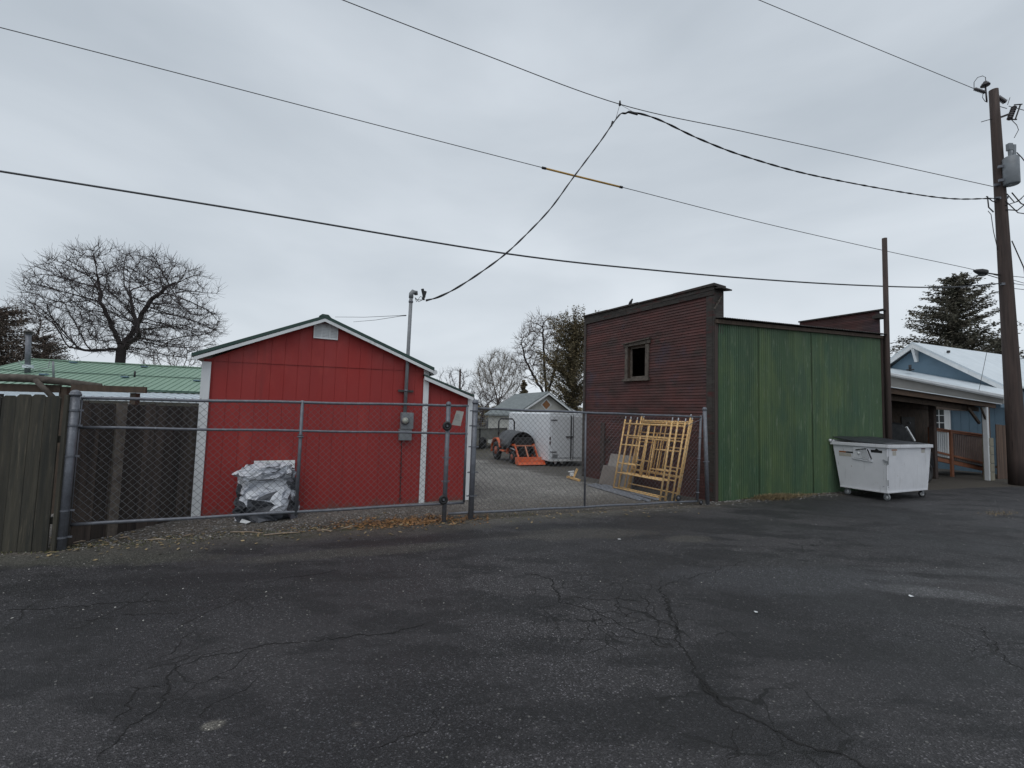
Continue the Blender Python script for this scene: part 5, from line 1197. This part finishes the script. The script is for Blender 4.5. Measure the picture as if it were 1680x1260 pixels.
mb=MB(); mb.tube([WP.at(1031,183.5),WP.at(1046,187.5)],.028,8); mb.tube([down[1]+V((0,0,.06)),down[1]-V((.03,0,.06))],.022,8); mb.build('grip',m_cable,hg,True)
# guy wires from the mast
for k,(a,b_,lab) in enumerate((((550,520),(662,518),'upper thin guy wire pulling left from the shed mast'),((580,528),(654,519.5),'lower thin guy wire pulling left from the shed mast'))):
    p=RS.at(666,517.5,.08); q=D(a[0],a[1],p.y+3.5); mb=MB(); mb.tube([p,p.lerp(q,.06),q.lerp(p,.5)-V((0,0,.02)),q],[.012,.005,.005,.005],5); tag(mb.build('guy_wire',m_cablegrey,None,True,loc=p),lab,'guy wire','mast guy wires')
# wires right of pole
k=0
for a,b_,lab in (((1650,452),(1700,463),'first of the wires leaving the pole to the right, highest'),((1648,463),(1700,480),'second wire leaving the pole to the right'),((1652,472),(1700,484),'third wire leaving the pole to the right'),((1655,174),(1700,205),'high wire leaving the fuse gear to the right'),((1665,590),(1700,572),'low wire passing the pole at roof height')):
    p=pp(*a); q=pp(b_[0],b_[1],-.0); q=q+V((1.5,0,0)); mb=MB(); mb.tube([p,q],.010,5); tag(mb.build('overhead_wire',m_cablegrey,None,True,loc=p),lab,'cable','overhead wires')
# thin wires by the blue house
mb=MB(); p,q=BH.at(1620,573,1.4),BH.at(1606,641,1.4); mb.tube([p,q],.008,5); mb.build('roof_guy',m_cablegrey,bh)
for y0,y1,lab in ((560,552,'upper thin service wire reaching the blue house gable'),(569,557,'lower thin service wire reaching the blue house gable')):
    p=D(1440,y0+5,19.5); q=D(1493,y1+7,19.6); mb=MB(); mb.tube([p,q],.008,4); tag(mb.build('overhead_wire',m_cablegrey,None,True,loc=p),lab,'cable','overhead wires')

# ================================================================== MIDDLE DISTANCE: GREY ROOF SHED, TRAILER, TRACTOR
A_=G(899,643,2.95); B_=G(845,647,2.95); A_=V((A_.x,A_.y,0));B_=V((B_.x,B_.y,0)); wv=(B_-A_).normalized(); vv=V((wv.y,-wv.x,0)) 
GF=Fr(A_,A_+vv); Ld=(B_-A_).length
gs=thing('grey_roof_shed','cream shed with grey shingle gable roof and brown diamond window behind the trailer','shed',A_+wv*2)
# front plane frame: u along vv, n toward camera
if GF.n.y>0: GF=Fr(A_,A_-vv)
HWd=1.95; ez_=1.68; az=2.95
mb=MB(); mb.fprism(GF,[(-HWd+.2,0),(HWd-.2,0),(HWd-.2,ez_+.02),(0,az-.12),(-HWd+.2,ez_+.02)],-Ld+.2,-.15); mb.build('wall',m_cream,gs)
mb=MB()
for s in (-1,1): mb.fprism(GF,[(0,az-.06),(s*HWd,ez_-.06),(s*HWd,ez_+.02),(0,az+.02)],-Ld,.12)
# wider rear gable on the right
W2=3.1
mb.fprism(GF,[(0,az-.09),(W2,ez_+.04),(W2,ez_+.09),(0,az-.03)],-Ld,-1.1)
mb.build('roof',m_shing,gs)
mb=MB()
for s in (-1,1): mb.fprism(GF,[(0,az-.14),(s*HWd,ez_-.14),(s*HWd,ez_-.05),(0,az-.05)],.122,.15)
mb.fprism(GF,[(0,az-.16),(W2,ez_-.03),(W2,ez_+.05),(0,az-.08)],-1.098,-1.07)
mb.build('rake_board',m_white,gs)
mb=MB(); mb.fprism(GF,[(HWd-.2,0),(W2-.2,0),(W2-.2,ez_),(0.1,az-.2)],-2,-1.25); mb.build('side_wall',m_cream,gs)
dc=GF.uv(896,664,-.14); s_=.24
mb=MB(); mb.fprism(GF,[(dc[0]-s_*1.35,dc[1]),(dc[0],dc[1]-s_*1.35),(dc[0]+s_*1.35,dc[1]),(dc[0],dc[1]+s_*1.35)],-.149,-.12); wd_=mb.build('diamond_window',m_white,gs)
mb=MB(); mb.fprism(GF,[(dc[0]-s_,dc[1]),(dc[0],dc[1]-s_),(dc[0]+s_,dc[1]),(dc[0],dc[1]+s_)],-.119,-.10); mb.build('boarding',MT('brown_boarding',(.34,.16,.07),(.26,.12,.05),6),wd_)
mb=MB(); mb.fbox(GF,-1.1,-.3,0,1.6,-.149,-.12); mb.build('door',m_white,gs)
# trailer
T0=V(((903-840)/740*15.4,15.4,0)); tdir=V((-.36,.933,0)).normalized(); tr_=V((tdir.y,-tdir.x,0)) # right
TF=Fr(T0,T0+tr_)  # rear face; n toward camera
if TF.n.y>0: TF=Fr(T0,T0-tr_)
tz0=TF.uv(903,757)[1]; tz1=TF.uv(903,677)[1]; TW=1.72; TLn=3.9
trl=thing('cargo_trailer','white enclosed cargo trailer with double rear doors behind the orange tractor','trailer',TF.P(TW/2,0,-2))
mb=MB(); mb.fprism(TF,[(0,tz0),(TW,tz0),(TW,tz1-.04),(TW-.06,tz1),(.06,tz1),(0,tz1-.04)],-TLn,0); bevel(mb.build('box',m_trail,trl),.02,2)
mb=MB(); zb0=tz0+.12; zb1=tz1-.10
mb.fbox(TF,.07,.83,zb0,zb1,.003,.03); bevel(mb.build('door',m_trail,trl),.006,1)
mb=MB(); mb.fbox(TF,.87,1.64,zb0,zb1,.003,.03); bevel(mb.build('door',m_trail,trl),.006,1)
mb=MB(); 
for uu in (.80,.90): mb.tube([TF.P(uu,zb0-.06,.045),TF.P(uu,zb1+.03,.045)],.012,6)
mb.fbox(TF,.62,.88,(zb0+zb1)/2-.02,(zb0+zb1)/2+.02,.045,.065)
mb.build('lock_bar',m_cable,trl)
mb=MB()
for zz in (zb0+.2,zb1-.15): mb.fbox(TF,.03,.28,zz-.015,zz+.015,.032,.045)
mb.fbox(TF,.835,.865,zb0,zb1,.002,.006); mb.build('hinge',m_cable,trl)
mb=MB(); mb.fbox(TF,.02,TW-.02,tz0-.0,tz0+.08,.002,.02); mb.build('bumper',m_white,trl)
for zz in (tz0+.62,tz0+.78): mb=MB(); mb.fbox(TF,.012,.055,zz-.05,zz+.05,.003,.02); mb.build('tail_light',MT('dark_lamp',(.06,.01,.01),(.03,.01,.01)),trl)
mb=MB(); mb.fbox(TF,.12,.32,tz0+.13,tz0+.24,.031,.036); mb.build('number_plate',m_grey,trl)
for s,dd in ((-.02,-2.2),(-.02,-1.5),(TW+.02,-2.2),(TW+.02,-1.5)):
    mb=MB(); mb.torus(TF.P(s,.30,dd),TF.u,.2,.09,18,8); mb.disc(TF.P(s,.30,dd),TF.u,.17,.12,14); mb.build('wheel',m_black,trl,True)
mb=MB(); mb.beam(TF.P(.3,.12,-.05),TF.P(.3,.3,-.3),.05,.1); mb.beam(TF.P(.55,.12,-.05),TF.P(.55,.3,-.3),.05,.1); mb.build('jack',m_white,trl)
# tractor
ra=G(812,754); fa=G(834,763); ra.z=fa.z=0
td=(V((.42,-1,0))).normalized(); tn=V((td.y,-td.x,0))
if tn.x>0: tn=-tn   # side facing camera-left
TX=lambda f,s,z: ra+td*f-tn*s+V((0,0,z))   # forward, across(away from near side), up
tc_=thing('tractor','small orange tractor with black hood, roll bar and front loader bucket','tractor',TX(1.0,.5,0))
for nm,f,s,r,wd in (('rear_wheel',0,.08,.36,.2),('rear_wheel',0,1.02,.36,.2),('front_wheel',1.35,.15,.23,.13),('front_wheel',1.35,.95,.23,.13)):
    mb=MB(); c=TX(f,s,r); mb.torus(c,tn,r*.74,r*.26,22,8); wl=mb.build(nm,m_black,tc_,True)
    mb=MB(); mb.disc(c,tn,r*.42,wd*.7,16); mb.build('rim',MT('dusty_rim',(.36,.10,.06),(.25,.08,.05),6) if 'dusty_rim' not in bpy.data.materials else bpy.data.materials['dusty_rim'],wl,True)
def tb(nm,f0,f1,s0,s1,z0,z1,mat,bv=.02,par=None):
    mb=MB(); mb.hexa([TX(f0,s0,z0),TX(f1,s0,z0),TX(f1,s1,z0),TX(f0,s1,z0),TX(f0,s0,z1),TX(f1,s0,z1),TX(f1,s1,z1),TX(f0,s1,z1)]); return bevel(mb.build(nm,mat,par or tc_),bv,2)
tb('chassis',-.2,1.55,.38,.72,.28,.55,m_black)
for s in (0,.90):
    mb=MB(); pts=[]
    for i in range(9):
        q=math.pi*(1.05-i/8*.95); pts.append((math.cos(q)*.45,.36+math.sin(q)*.45))
    for (a0,b0_),(a1,b1_) in zip(pts,pts[1:]): mb.hexa([TX(a0,s-.02,b0_),TX(a1,s-.02,b1_),TX(a1,s+.22,b1_),TX(a0,s+.22,b0_),TX(a0,s-.02,b0_+.035),TX(a1,s-.02,b1_+.035),TX(a1,s+.22,b1_+.035),TX(a0,s+.22,b0_+.035)])
    mb.build('fender',m_orange,tc_)
tb('seat',-.05,.3,.38,.74,.62,.78,m_black); tb('step_plate',.35,.75,.02,1.08,.36,.42,m_orange)
# hood: barrel shaped black
mb=MB(); vs=[];fs=[]; n=14
for i in range(9):
    f=-.05+1.35*i/8
    for j in range(n+1):
        q=math.pi*j/n; vs.append(TX(f,.55-math.cos(q)*.50,.52+math.sin(q)*(.60-.03*(i/8))+ (0.012 if i%2 else 0)))
for i in range(8):
    for j in range(n): fs.append((i*(n+1)+j,i*(n+1)+j+1,(i+1)*(n+1)+j+1,(i+1)*(n+1)+j))
fs.append(tuple(j for j in range(n+1)))
mb.add(vs,fs); hd=mb.build('hood',MT('charcoal_hood',(.045,.047,.052),(.03,.031,.034),4,rough=.5,bump=.1),tc_,True); sm=hd.modifiers.new('s','SOLIDIFY'); sm.thickness=.02
tb('grille',1.28,1.38,.22,.88,.5,.92,m_black)
mb=MB(); mb.tube([TX(-.25,.22,.5),TX(-.28,.22,1.45),TX(-.28,.30,1.55),TX(-.28,.80,1.55),TX(-.28,.88,1.45),TX(-.25,.88,.5)],.03,8); mb.build('roll_bar',m_cable,tc_,True)
for s in (.17,.91):
    mb=MB(); mb.beam(TX(.85,s,.62),TX(1.45,s,.66),.04,.07); mb.beam(TX(1.45,s,.68),TX(1.85,s,.22),.04,.07); mb.beam(TX(.80,s,.3),TX(.85,s,.75),.06,.1); mb.build('loader_arm',m_orange,tc_)
mb=MB(); mb.beam(TX(1.55,.16,.64),TX(1.55,.92,.64),.04,.04); mb.beam(TX(1.52,.54,.64),TX(1.85,.54,.22),.04,.05); mb.build('loader_crossbar',MT('worn_orange',(.55,.26,.17),(.5,.16,.08),5),tc_)
mb=MB(); mb.tube([TX(1.0,.12,.55),TX(1.6,.12,.50)],.025,8); mb.tube([TX(1.0,.96,.55),TX(1.6,.96,.50)],.025,8); mb.build('hydraulic_ram',m_chrome,tc_)
bp_=[(1.82,.27),(1.86,.05),(2.10,.02),(2.20,.04),(2.17,.07),(1.95,.10),(1.90,.27)]
mb=MB(); mb.prism([TX(f,.04,z) for f,z in bp_],TX(0,1.04,0)-TX(0,.04,0)); 
for s in (.035,1.03): mb.prism([TX(f,s,z) for f,z in [(1.82,.27),(1.86,.05),(2.18,.03),(2.0,.27)]],TX(0,.02,0)-TX(0,0,0))
mb.build('bucket',m_orange,tc_)
mb=MB(); mb.tube([TX(.45,.55,.9),TX(.35,.55,1.02)],.02,6); mb.torus(TX(.33,.55,1.03),(td+V((0,0,1))).normalized(),.14,.015,18,6); mb.build('steering_wheel',m_black,tc_,True)
# utility trailer left behind
ut0=G(790,722); ut0.z=0; UF=Fr(D(776,700,21.5)-V((0,0,0)),D(818,700,23.5))
ut=thing('utility_trailer','low grey open utility trailer standing on the grass behind the tractor','trailer',UF.P(.7,0,0))
za,zb2_=UF.uv(790,722)[1],UF.uv(790,703)[1]
mb=MB(); Lu=UF.len+.8
mb.fbox(UF,-.3,Lu,za,zb2_,-.04,0); mb.fbox(UF,-.3,Lu,za,zb2_,-1.5,-1.46); mb.fbox(UF,-.3,Lu,za,za+.05,-1.45,-.05); mb.build('side_panel',MT('faded_board',(.22,.225,.20),(.17,.17,.155),3),ut)
mb=MB(); 
for uu in (-.3,.55,Lu-.04): mb.fbox(UF,uu,uu+.05,za-.1,zb2_+.03,.002,.04)
mb.fbox(UF,-.3,Lu,zb2_-.04,zb2_+.0,.0425,.07); mb.build('frame',m_cable,ut)
for uu in (.2,): 
    for dd in (.05,-1.55): mb=MB(); mb.torus(UF.P(uu+.6,.3,dd),UF.n,.2,.09,16,8); mb.disc(UF.P(uu+.6,.3,dd),UF.n,.15,.1,12); mb.build('wheel',m_black,ut,True)
mb=MB(); mb.beam(UF.P(-.3,za,-.7),UF.P(-1.6,za-.05,-.7),.08,.08); mb.build('tongue',m_cable,ut)
# far wire fence and distant low fence
FF=Fr(D(700,700,30),D(960,700,31))
ff_=thing('wire_fence','pale wire yard fence far behind the utility trailer','fence',FF.P(3,0,0))
mb=MB(); 
for k in range(12): mb.tube([FF.P(k*1.0,0,0),FF.P(k*1.0,1.5,0)],.03,6)
mb.build('post',m_galv,ff_)
mb=MB()
for k in range(9): mb.tube([FF.P(0,.2+k*.15,.02),FF.P(11,.2+k*.15,.02)],.009,4,False)
for k in range(72): mb.tube([FF.P(k*.15,.1,.03),FF.P(k*.15,1.5,.03)],.008,4,False)
mb.build('wires',m_galv,ff_)
fp0=D(755,640,48); mb=MB(); mb.tube([V((fp0.x,fp0.y,0)),D(755,606,48)],[.14,.10],8); tag(mb.build('distant_pole',m_pole,None,True,loc=V((fp0.x,fp0.y,0))),'thin distant utility pole between the red shed roof and the pale tree','utility pole')

# ================================================================== TREES
def colonize(root,trunk,center,rad,npts,step,seed,infl=None,kill=None,shape=None,maxit=140,up=.06,tipr=.008,power=2.3,floor=-1,limbs=(),cap=9000,jitter=.13):
    rg=np.random.RandomState(seed); c=np.array(center); rd=np.array(rad)
    pts=[]
    while len(pts)<npts:
        p=rg.uniform(-1,1,(npts,3)); d=(p**2).sum(1); k=(d<1)&(d>.02)&(p[:,2]>floor)
        # denser towards the shell
        k&=(rg.rand(npts)<(.25+.75*d)); q=p[k]
        q=c+q*rd
        if shape is not None: q=q[[shape(x) for x in q]]
        pts+=list(q)
    pts=np.array(pts[:npts])
    infl=infl or max(rad)*.8; kill=kill or step*1.6
    nodes=[np.array(trunk[0],float)]; par=[-1]; tend=None
    for a,b_ in zip(trunk,trunk[1:]):
        a=np.array(a,float);b_=np.array(b_,float); n=max(1,int(np.linalg.norm(b_-a)/step))
        for i in range(1,n+1): nodes.append(a+(b_-a)*i/n); par.append(len(nodes)-2)
    tend=len(nodes)-1
    for lb in limbs:
        a=np.array(nodes[tend]); j=tend
        for b_ in lb:
            b_=np.array(b_,float); n=max(1,int(np.linalg.norm(b_-a)/step)); a0=a.copy()
            for i in range(1,n+1): nodes.append(a0+(b_-a0)*i/n+rg.normal(0,.03,3)); par.append(j); j=len(nodes)-1
            a=b_
    near=np.full(len(pts),1e9); ni=np.zeros(len(pts),int)
    def upd(start):
        nonlocal near,ni
        N=np.array(nodes[start:]); 
        d=np.sqrt(((pts[:,None,:]-N[None])**2).sum(2)); j=d.argmin(1); m_=d[np.arange(len(pts)),j]; k=m_<near
        near=np.where(k,m_,near); ni=np.where(k,j+start,ni)
    upd(max(0,tend-2))
    kids={}
    for it in range(maxit):
        act=near<infl*(1 if it<40 else .6)
        if not act.any(): break
        dirs={}
        for p,j in zip(pts[act],ni[act]):
            v=p-nodes[j]; v/=np.linalg.norm(v)+1e-9
            dirs[j]=dirs.get(j,0)+v
        st=len(nodes)
        for j,v in dirs.items():
            kids[j]=kids.get(j,0)+1
            if kids[j]>3: near[ni==j]=0; continue
            v=v/ (np.linalg.norm(v)+1e-9)+rg.normal(0,jitter,3)+np.array([0,0,up]); 
            if par[j]>=0:
                pd=nodes[j]-nodes[par[j]]; pd/=np.linalg.norm(pd)+1e-9; v=v+pd*.35
            v/=np.linalg.norm(v); nodes.append(nodes[j]+v*step); par.append(j)
        upd(st)
        keep=near>kill
        pts=pts[keep]; near=near[keep]; ni=ni[keep]
        if len(pts)==0 or len(nodes)>cap: break
    n=len(nodes); w_=np.zeros(n); ch=[[] for _ in range(n)]
    for i in range(1,n): ch[par[i]].append(i)
    r=np.zeros(n)
    for i in range(n-1,-1,-1):
        r[i]=tipr if not ch[i] else sum(r[j]**power for j in ch[i])**(1/power)
    return nodes,par,r,ch,rg
def bare_tree(name,label,base,trunk,center,rad,npts,step,seed,mat_t,mat_c,tips=2,tiplen=.35,cat='tree',rmax=None,grp='bare trees',thr=.03,**kw):
    nodes,par,r,ch,rg=colonize(base,trunk,center,rad,npts,step,seed,**kw)
    if rmax: r=np.minimum(r*(rmax/r[0]) if r[0]>rmax else r,rmax)
    r=np.maximum(r,kw.get('tipr',.008)*.8)
    root=thing(name,label,cat,V(trunk[0]),grp); mt_,mc_=MB(),MB()
    for i in range(1,len(nodes)):
        a,b_=nodes[par[i]],nodes[i]; ra_,rb_=r[par[i]],r[i]; ra_=min(ra_,rb_*1.6)
        if rb_>thr: mt_.tube([a,b_],[ra_,rb_],7,False)
        else: mc_.tube([a,b_],[ra_,rb_],3,False)
        if rb_<thr*.7:
            for k in range(tips):
                d=rg.normal(0,1,3); pd=b_-a; d=d/np.linalg.norm(d)*.8+pd/np.linalg.norm(pd)*.8+np.array([0,0,.25]); d/=np.linalg.norm(d); l=tiplen*rg.uniform(.4,1.2)
                m_=b_+d*l*.5+rg.normal(0,.04*l,3); e_=b_+d*l+np.array([0,0,.08*l])
                mc_.tube([b_,m_,e_],[kw.get('tipr',.008)*.7,kw.get('tipr',.008)*.5,kw.get('tipr',.008)*.35],3,False)
    mt_.build('trunk',mat_t,root,True); mc_.build('crown',mat_c,root)
    return root
# big tree
ty=25.0; tb0=D(196,600,ty); cz=D(205,500,ty)
tb_=(tb0.x,tb0.y,0); fork=D(199,572,ty)
k_=ty/740
cen=D(219,505,ty)
def tshape(q):
    d=V((q[0]-cen.x,(q[1]-ty)*.5,q[2]-cen.z)); n_=d.normalized(); return d.length<5.0*(.80+.55*mn.noise(n_*2.1+V((5,0,2))))*(1.0 if n_.z<0 else .9)
bare_tree('bare_tree','large spreading leafless tree behind the green roofed house',None,[tb_,(tb0.x,tb0.y,2.5),(fork.x,fork.y,fork.z)],(cen.x,cen.y,cen.z),(134*k_,4.4,100*k_),3600,.25,11,m_bark,m_twig,tips=5,tiplen=.6,rmax=.5,infl=5,up=.12,jitter=.08,shape=tshape,tipr=.012,power=2.1,thr=.05,floor=-.8,cap=14000,limbs=[[tuple(D(182,530,ty)),tuple(D(165,495,ty-.5)),tuple(D(160,450,ty-.3))],[tuple(D(222,535,ty+.3)),tuple(D(250,490,ty+.4)),tuple(D(285,465,ty))],[tuple(D(228,550,ty-.6)),tuple(D(212,480,ty+.5))],[tuple(D(150,575,ty-1)),tuple(D(115,570,ty-1.2))]])
# small twiggy trees on left
c=D(30,540,30); b0=D(28,600,30)
bare_tree('bare_tree','twiggy leafless tree at the left edge beside the big tree',None,[(b0.x,b0.y,0),(b0.x,b0.y,3.0)],(c.x,c.y,c.z-.3),(2.6,2.2,2.4),500,.3,5,m_bark,m_twigmid,tips=3,tiplen=.5,rmax=.2,tipr=.012)
c=D(292,590,30); b0=D(290,600,30)
bare_tree('bare_shrub','low fan of bare brown shoots behind the right end of the green roof',None,[(b0.x,b0.y,0),(b0.x,b0.y,2.6)],(c.x,c.y,c.z-.4),(2.4,1.2,1.6),420,.22,6,m_twigmid,m_twigmid,tips=4,tiplen=.6,rmax=.1,tipr=.012,cat='shrub')
# centre trees
c=D(818,622,36); b0=D(817,660,36)
bare_tree('bare_tree','pale feathery leafless tree left of the grey roofed shed',None,[(b0.x,b0.y,0),(b0.x,b0.y,2.0)],(c.x,c.y,c.z),(2.0,1.6,2.3),1300,.2,8,m_twigpale,m_twigpale,tips=6,tiplen=.6,rmax=.22,tipr=.011,up=.25)
c=D(893,572,34); b0=D(897,655,34)
bare_tree('bare_tree','tall leafless tree rising behind the grey shed ridge',None,[(b0.x,b0.y,0),(b0.x,b0.y,3.0)],(c.x,c.y,c.z-.2),(2.3,1.7,2.9),1700,.24,9,m_bark,m_twigmid,tips=6,tiplen=.6,rmax=.34,tipr=.016,up=.12,limbs=[[tuple(D(880,625,34)),tuple(D(862,590,34)),tuple(D(855,560,34))],[tuple(D(893,600,33.6)),tuple(D(892,560,33.6)),tuple(D(890,530,33.6))],[tuple(D(908,615,34)),tuple(D(915,570,34))]])
c=D(748,630,42); b0=D(750,650,42)
bare_tree('bare_tree','small distant grey leafless tree by the red shed corner',None,[(b0.x,b0.y,0),(b0.x,b0.y,2.0)],(c.x,c.y,c.z-.4),(2.2,1.5,1.9),500,.25,13,m_twigmid,m_twig,tips=4,tiplen=.5,rmax=.15,tipr=.012)
c=D(800,655,33); b0=D(790,665,33)
bare_tree('bare_shrub','tangled dark brown hedge thicket between the red shed and grey shed',None,[(b0.x,b0.y,0),(b0.x,b0.y,.9)],(c.x,c.y,1.7),(2.6,1.2,1.7),900,.2,14,m_twigmid,m_twig,tips=5,tiplen=.5,rmax=.1,tipr=.013,cat='shrub')
def conifer(name,label,base,h,rw,seed,mat,dens=1.0,tophole=None,droop=.25,qs=.22,lean=0,z0=.1,shapep=.8,cat='tree',lift=.0,jit=.35):
    rr=random.Random(seed); root=thing(name,label,cat,base,'evergreen trees'); tm,cm=MB(),MB()
    tm.tube([base,base+V((lean*.5,0,h*.5)),base+V((lean,0,h))],[h*.022,h*.014,.02],8)
    nb=int(150*dens)
    for i in range(nb):
        t_=z0+(1-z0)*(i/nb)**.9; L_=rw*((1-t_)**shapep+.06)*rr.uniform(1-jit,1.12); a=rr.random()*6.283; st=base+V((lean*t_,0,h*t_))
        dr=V((math.cos(a),math.sin(a),0)); k=max(3,int(L_/.25)); prev=st; pts=[st]
        for s in range(1,k+1):
            f=s/k; p=st+dr*L_*f+V((0,0,(lift*f-droop*math.sin(f*2.2))*L_*.6+ .18*f*f*L_)); pts.append(p)
        tm.tube(pts,[max(.008,.03*(1-j/(len(pts)))*L_*.4) for j in range(len(pts))],4,False)
        for j in range(1,len(pts)):
            for q in range(int(18*dens**.3)):
                c_=pts[j]+(pts[j-1]-pts[j])*rr.random()+V((rr.gauss(0,.08),rr.gauss(0,.08),rr.gauss(0,.05)))*(.5+L_*.45); s=qs*rr.uniform(.5,1.1); cm.tint=rr.random()
                d1=(dr*.8+V((rr.gauss(0,.7),rr.gauss(0,.7),rr.gauss(0,.3)-.1))).normalized()*s; d2=d1.cross(V((rr.gauss(0,1),rr.gauss(0,1),rr.gauss(0,1)))).normalized()*s*.22
                cm.add([c_-d1*.5,c_+d2,c_+d1*.6,c_-d2],[(0,1,2,3)])
    tm.build('trunk',m_bark,root,True); cm.build('crown',mat,root); return root
b0=D(1570,600,32); 
conifer('conifer_tree','broad dark evergreen tree behind the blue house roof',V((b0.x,b0.y,0)),1.75+(700-452)/740*32,4.6,3,m_need,2.0,qs=.21,shapep=.5,droop=.02,lift=.3,z0=.2,jit=.62)
b0=D(1640,600,36)
conifer('conifer_tree','second evergreen crown half hidden behind the utility pole',V((b0.x,b0.y,0)),8.8,4.2,4,m_need,1.6,qs=.27,shapep=.7,droop=.05,lift=.15,jit=.5)
b0=D(940,655,31)
conifer('conifer_tree','bronze green evergreen tree beside the maroon wall',V((b0.x,b0.y,0)),1.75+(682-535)/740*31,2.5,6,m_needb,1.7,qs=.16,shapep=.16,droop=-.1,lift=.9,jit=.6,z0=.25)
b0=D(859,655,40)
conifer('conifer_tree','small distant pointed evergreen behind the grey shingle roof',V((b0.x,b0.y,0)),1.75+(680-624)/740*40,1.1,7,m_needb,.6,qs=.25,shapep=.9)
b0=D(-15,600,24)
conifer('conifer_tree','dark brownish evergreen mass at the far left edge',V((b0.x,b0.y,0)),1.75+(655-505)/740*24,3.2,8,m_brush,1.8,qs=.13,shapep=.35,droop=.1,lift=.3,jit=.3)
b0=D(70,600,27)
conifer('conifer_tree','low dark evergreen between the stove pipe and the big bare tree',V((b0.x,b0.y,0)),1.75+(658-552)/740*27,2.2,9,m_brush,1.3,qs=.13,shapep=.4,droop=.1,lift=.3,jit=.3)
# distant tree line as one mass
rr=random.Random(21); mb=MB()
for i in range(9000):
    px=rr.uniform(-400,2300); y=rr.uniform(60,90); hh=1.75+ (10+8*mn.noise(V((px*.01,0,0)))+5*mn.noise(V((px*.05,1,0))))/740*y
    p=D(px,660,y); p.z=rr.uniform(0,1)**.7*max(1.6,hh); s=rr.uniform(.3,.8); mb.tint=rr.random()
    d1=V((rr.gauss(0,1),rr.gauss(0,1),rr.gauss(0,1))).normalized()*s; d2=d1.cross(V((rr.gauss(0,1),rr.gauss(0,1),rr.gauss(0,1)))).normalized()*s*.5
    mb.add([p-d1,p+d2,p+d1,p-d2],[(0,1,2,3)])
tag(mb.build('far_trees',m_needb),'far low tree line along the horizon',kind='stuff')
# litter on the alley
for k,(px,py,lab) in enumerate(((1016,886,'tiny white scrap on the asphalt in front of the right gate'),(1306,758+6,None),(1495,980,'tiny white scrap on the asphalt below the dumpster'),(1240,1006,'small pale scrap in the middle of the asphalt'),(1118,827,'white scrap under the gate wheels'))):
    if lab is None: continue
    p=G(px,py)+V((0,0,.012)); mb=MB(); r_=random.Random(k); pts=[p+V((math.cos(q)*r_.uniform(.012,.03),math.sin(q)*r_.uniform(.012,.03),r_.uniform(-.004,.006))) for q in (0,1.3,2.6,3.8,5)]
    mb.prism(pts,V((0,0,.003))); tag(mb.build('paper_scrap',m_white,None,loc=p),lab,'litter','litter on the asphalt')

# ------------------------------------------------------------------ give far-apart pieces of a part an object of their own
def split_pieces():
    skip=('crown','trunk','wire_mesh','siding','corrugated_wall','roof','boards','tarp','body','wires','crack','strap','beam','rail')
    for o in [x for x in scene.objects if x.type=='MESH' and x.parent is not None and not any(x.name.split('.')[0]==k for k in skip)]:
        me=o.data; nv=len(me.vertices)
        if nv>20000: continue
        par=list(range(nv))
        def find(i):
            while par[i]!=i: par[i]=par[par[i]]; i=par[i]
            return i
        for e in me.edges:
            a,b=find(e.vertices[0]),find(e.vertices[1])
            if a!=b: par[a]=b
        roots={}; isl=[0]*nv
        for i in range(nv): isl[i]=roots.setdefault(find(i),len(roots))
        k=len(roots)
        if k<2 or k>80: continue
        co=np.array([v.co[:] for v in me.vertices]); isl=np.array(isl)
        lo=np.array([co[isl==i].min(0) for i in range(k)]); hi=np.array([co[isl==i].max(0) for i in range(k)]); size=(hi-lo).max(1)
        gap=np.maximum(0,np.maximum(lo[:,None]-hi[None],lo[None]-hi[:,None])); near=np.sqrt((gap**2).sum(2))<=np.maximum(.02,.5*np.maximum(size[:,None],size[None]))
        pc=[-1]*k; n=0
        for i in range(k):
            if pc[i]>=0: continue
            st=[i]; pc[i]=n
            while st:
                a=st.pop()
                for b in np.nonzero(near[a])[0]:
                    if pc[b]<0: pc[b]=n; st.append(int(b))
            n+=1
        if n<2: continue
        base=o.name.split('.')[0]; pc=np.array(pc); sm=len(me.polygons)>0 and me.polygons[0].use_smooth
        tints=[d.value for d in me.attributes['tint'].data] if 'tint' in me.attributes else None
        for g in range(n):
            idx=[i for i in range(nv) if pc[isl[i]]==g]; mp={v:i for i,v in enumerate(idx)}
            fs=[(f.index,[mp[v] for v in f.vertices]) for f in me.polygons if f.vertices[0] in mp]
            m2=bpy.data.meshes.new(base); m2.from_pydata([me.vertices[i].co[:] for i in idx],[],[f for _,f in fs]); m2.materials.append(me.materials[0])
            if tints: a=m2.attributes.new('tint','FLOAT','FACE'); a.data.foreach_set('value',[tints[i] for i,_ in fs])
            if sm: m2.polygons.foreach_set('use_smooth',[True]*len(m2.polygons))
            if g==0: first=m2
            else:
                c=o.copy(); c.data=m2; scene.collection.objects.link(c); c.parent=o.parent
        o.data=first
split_pieces()
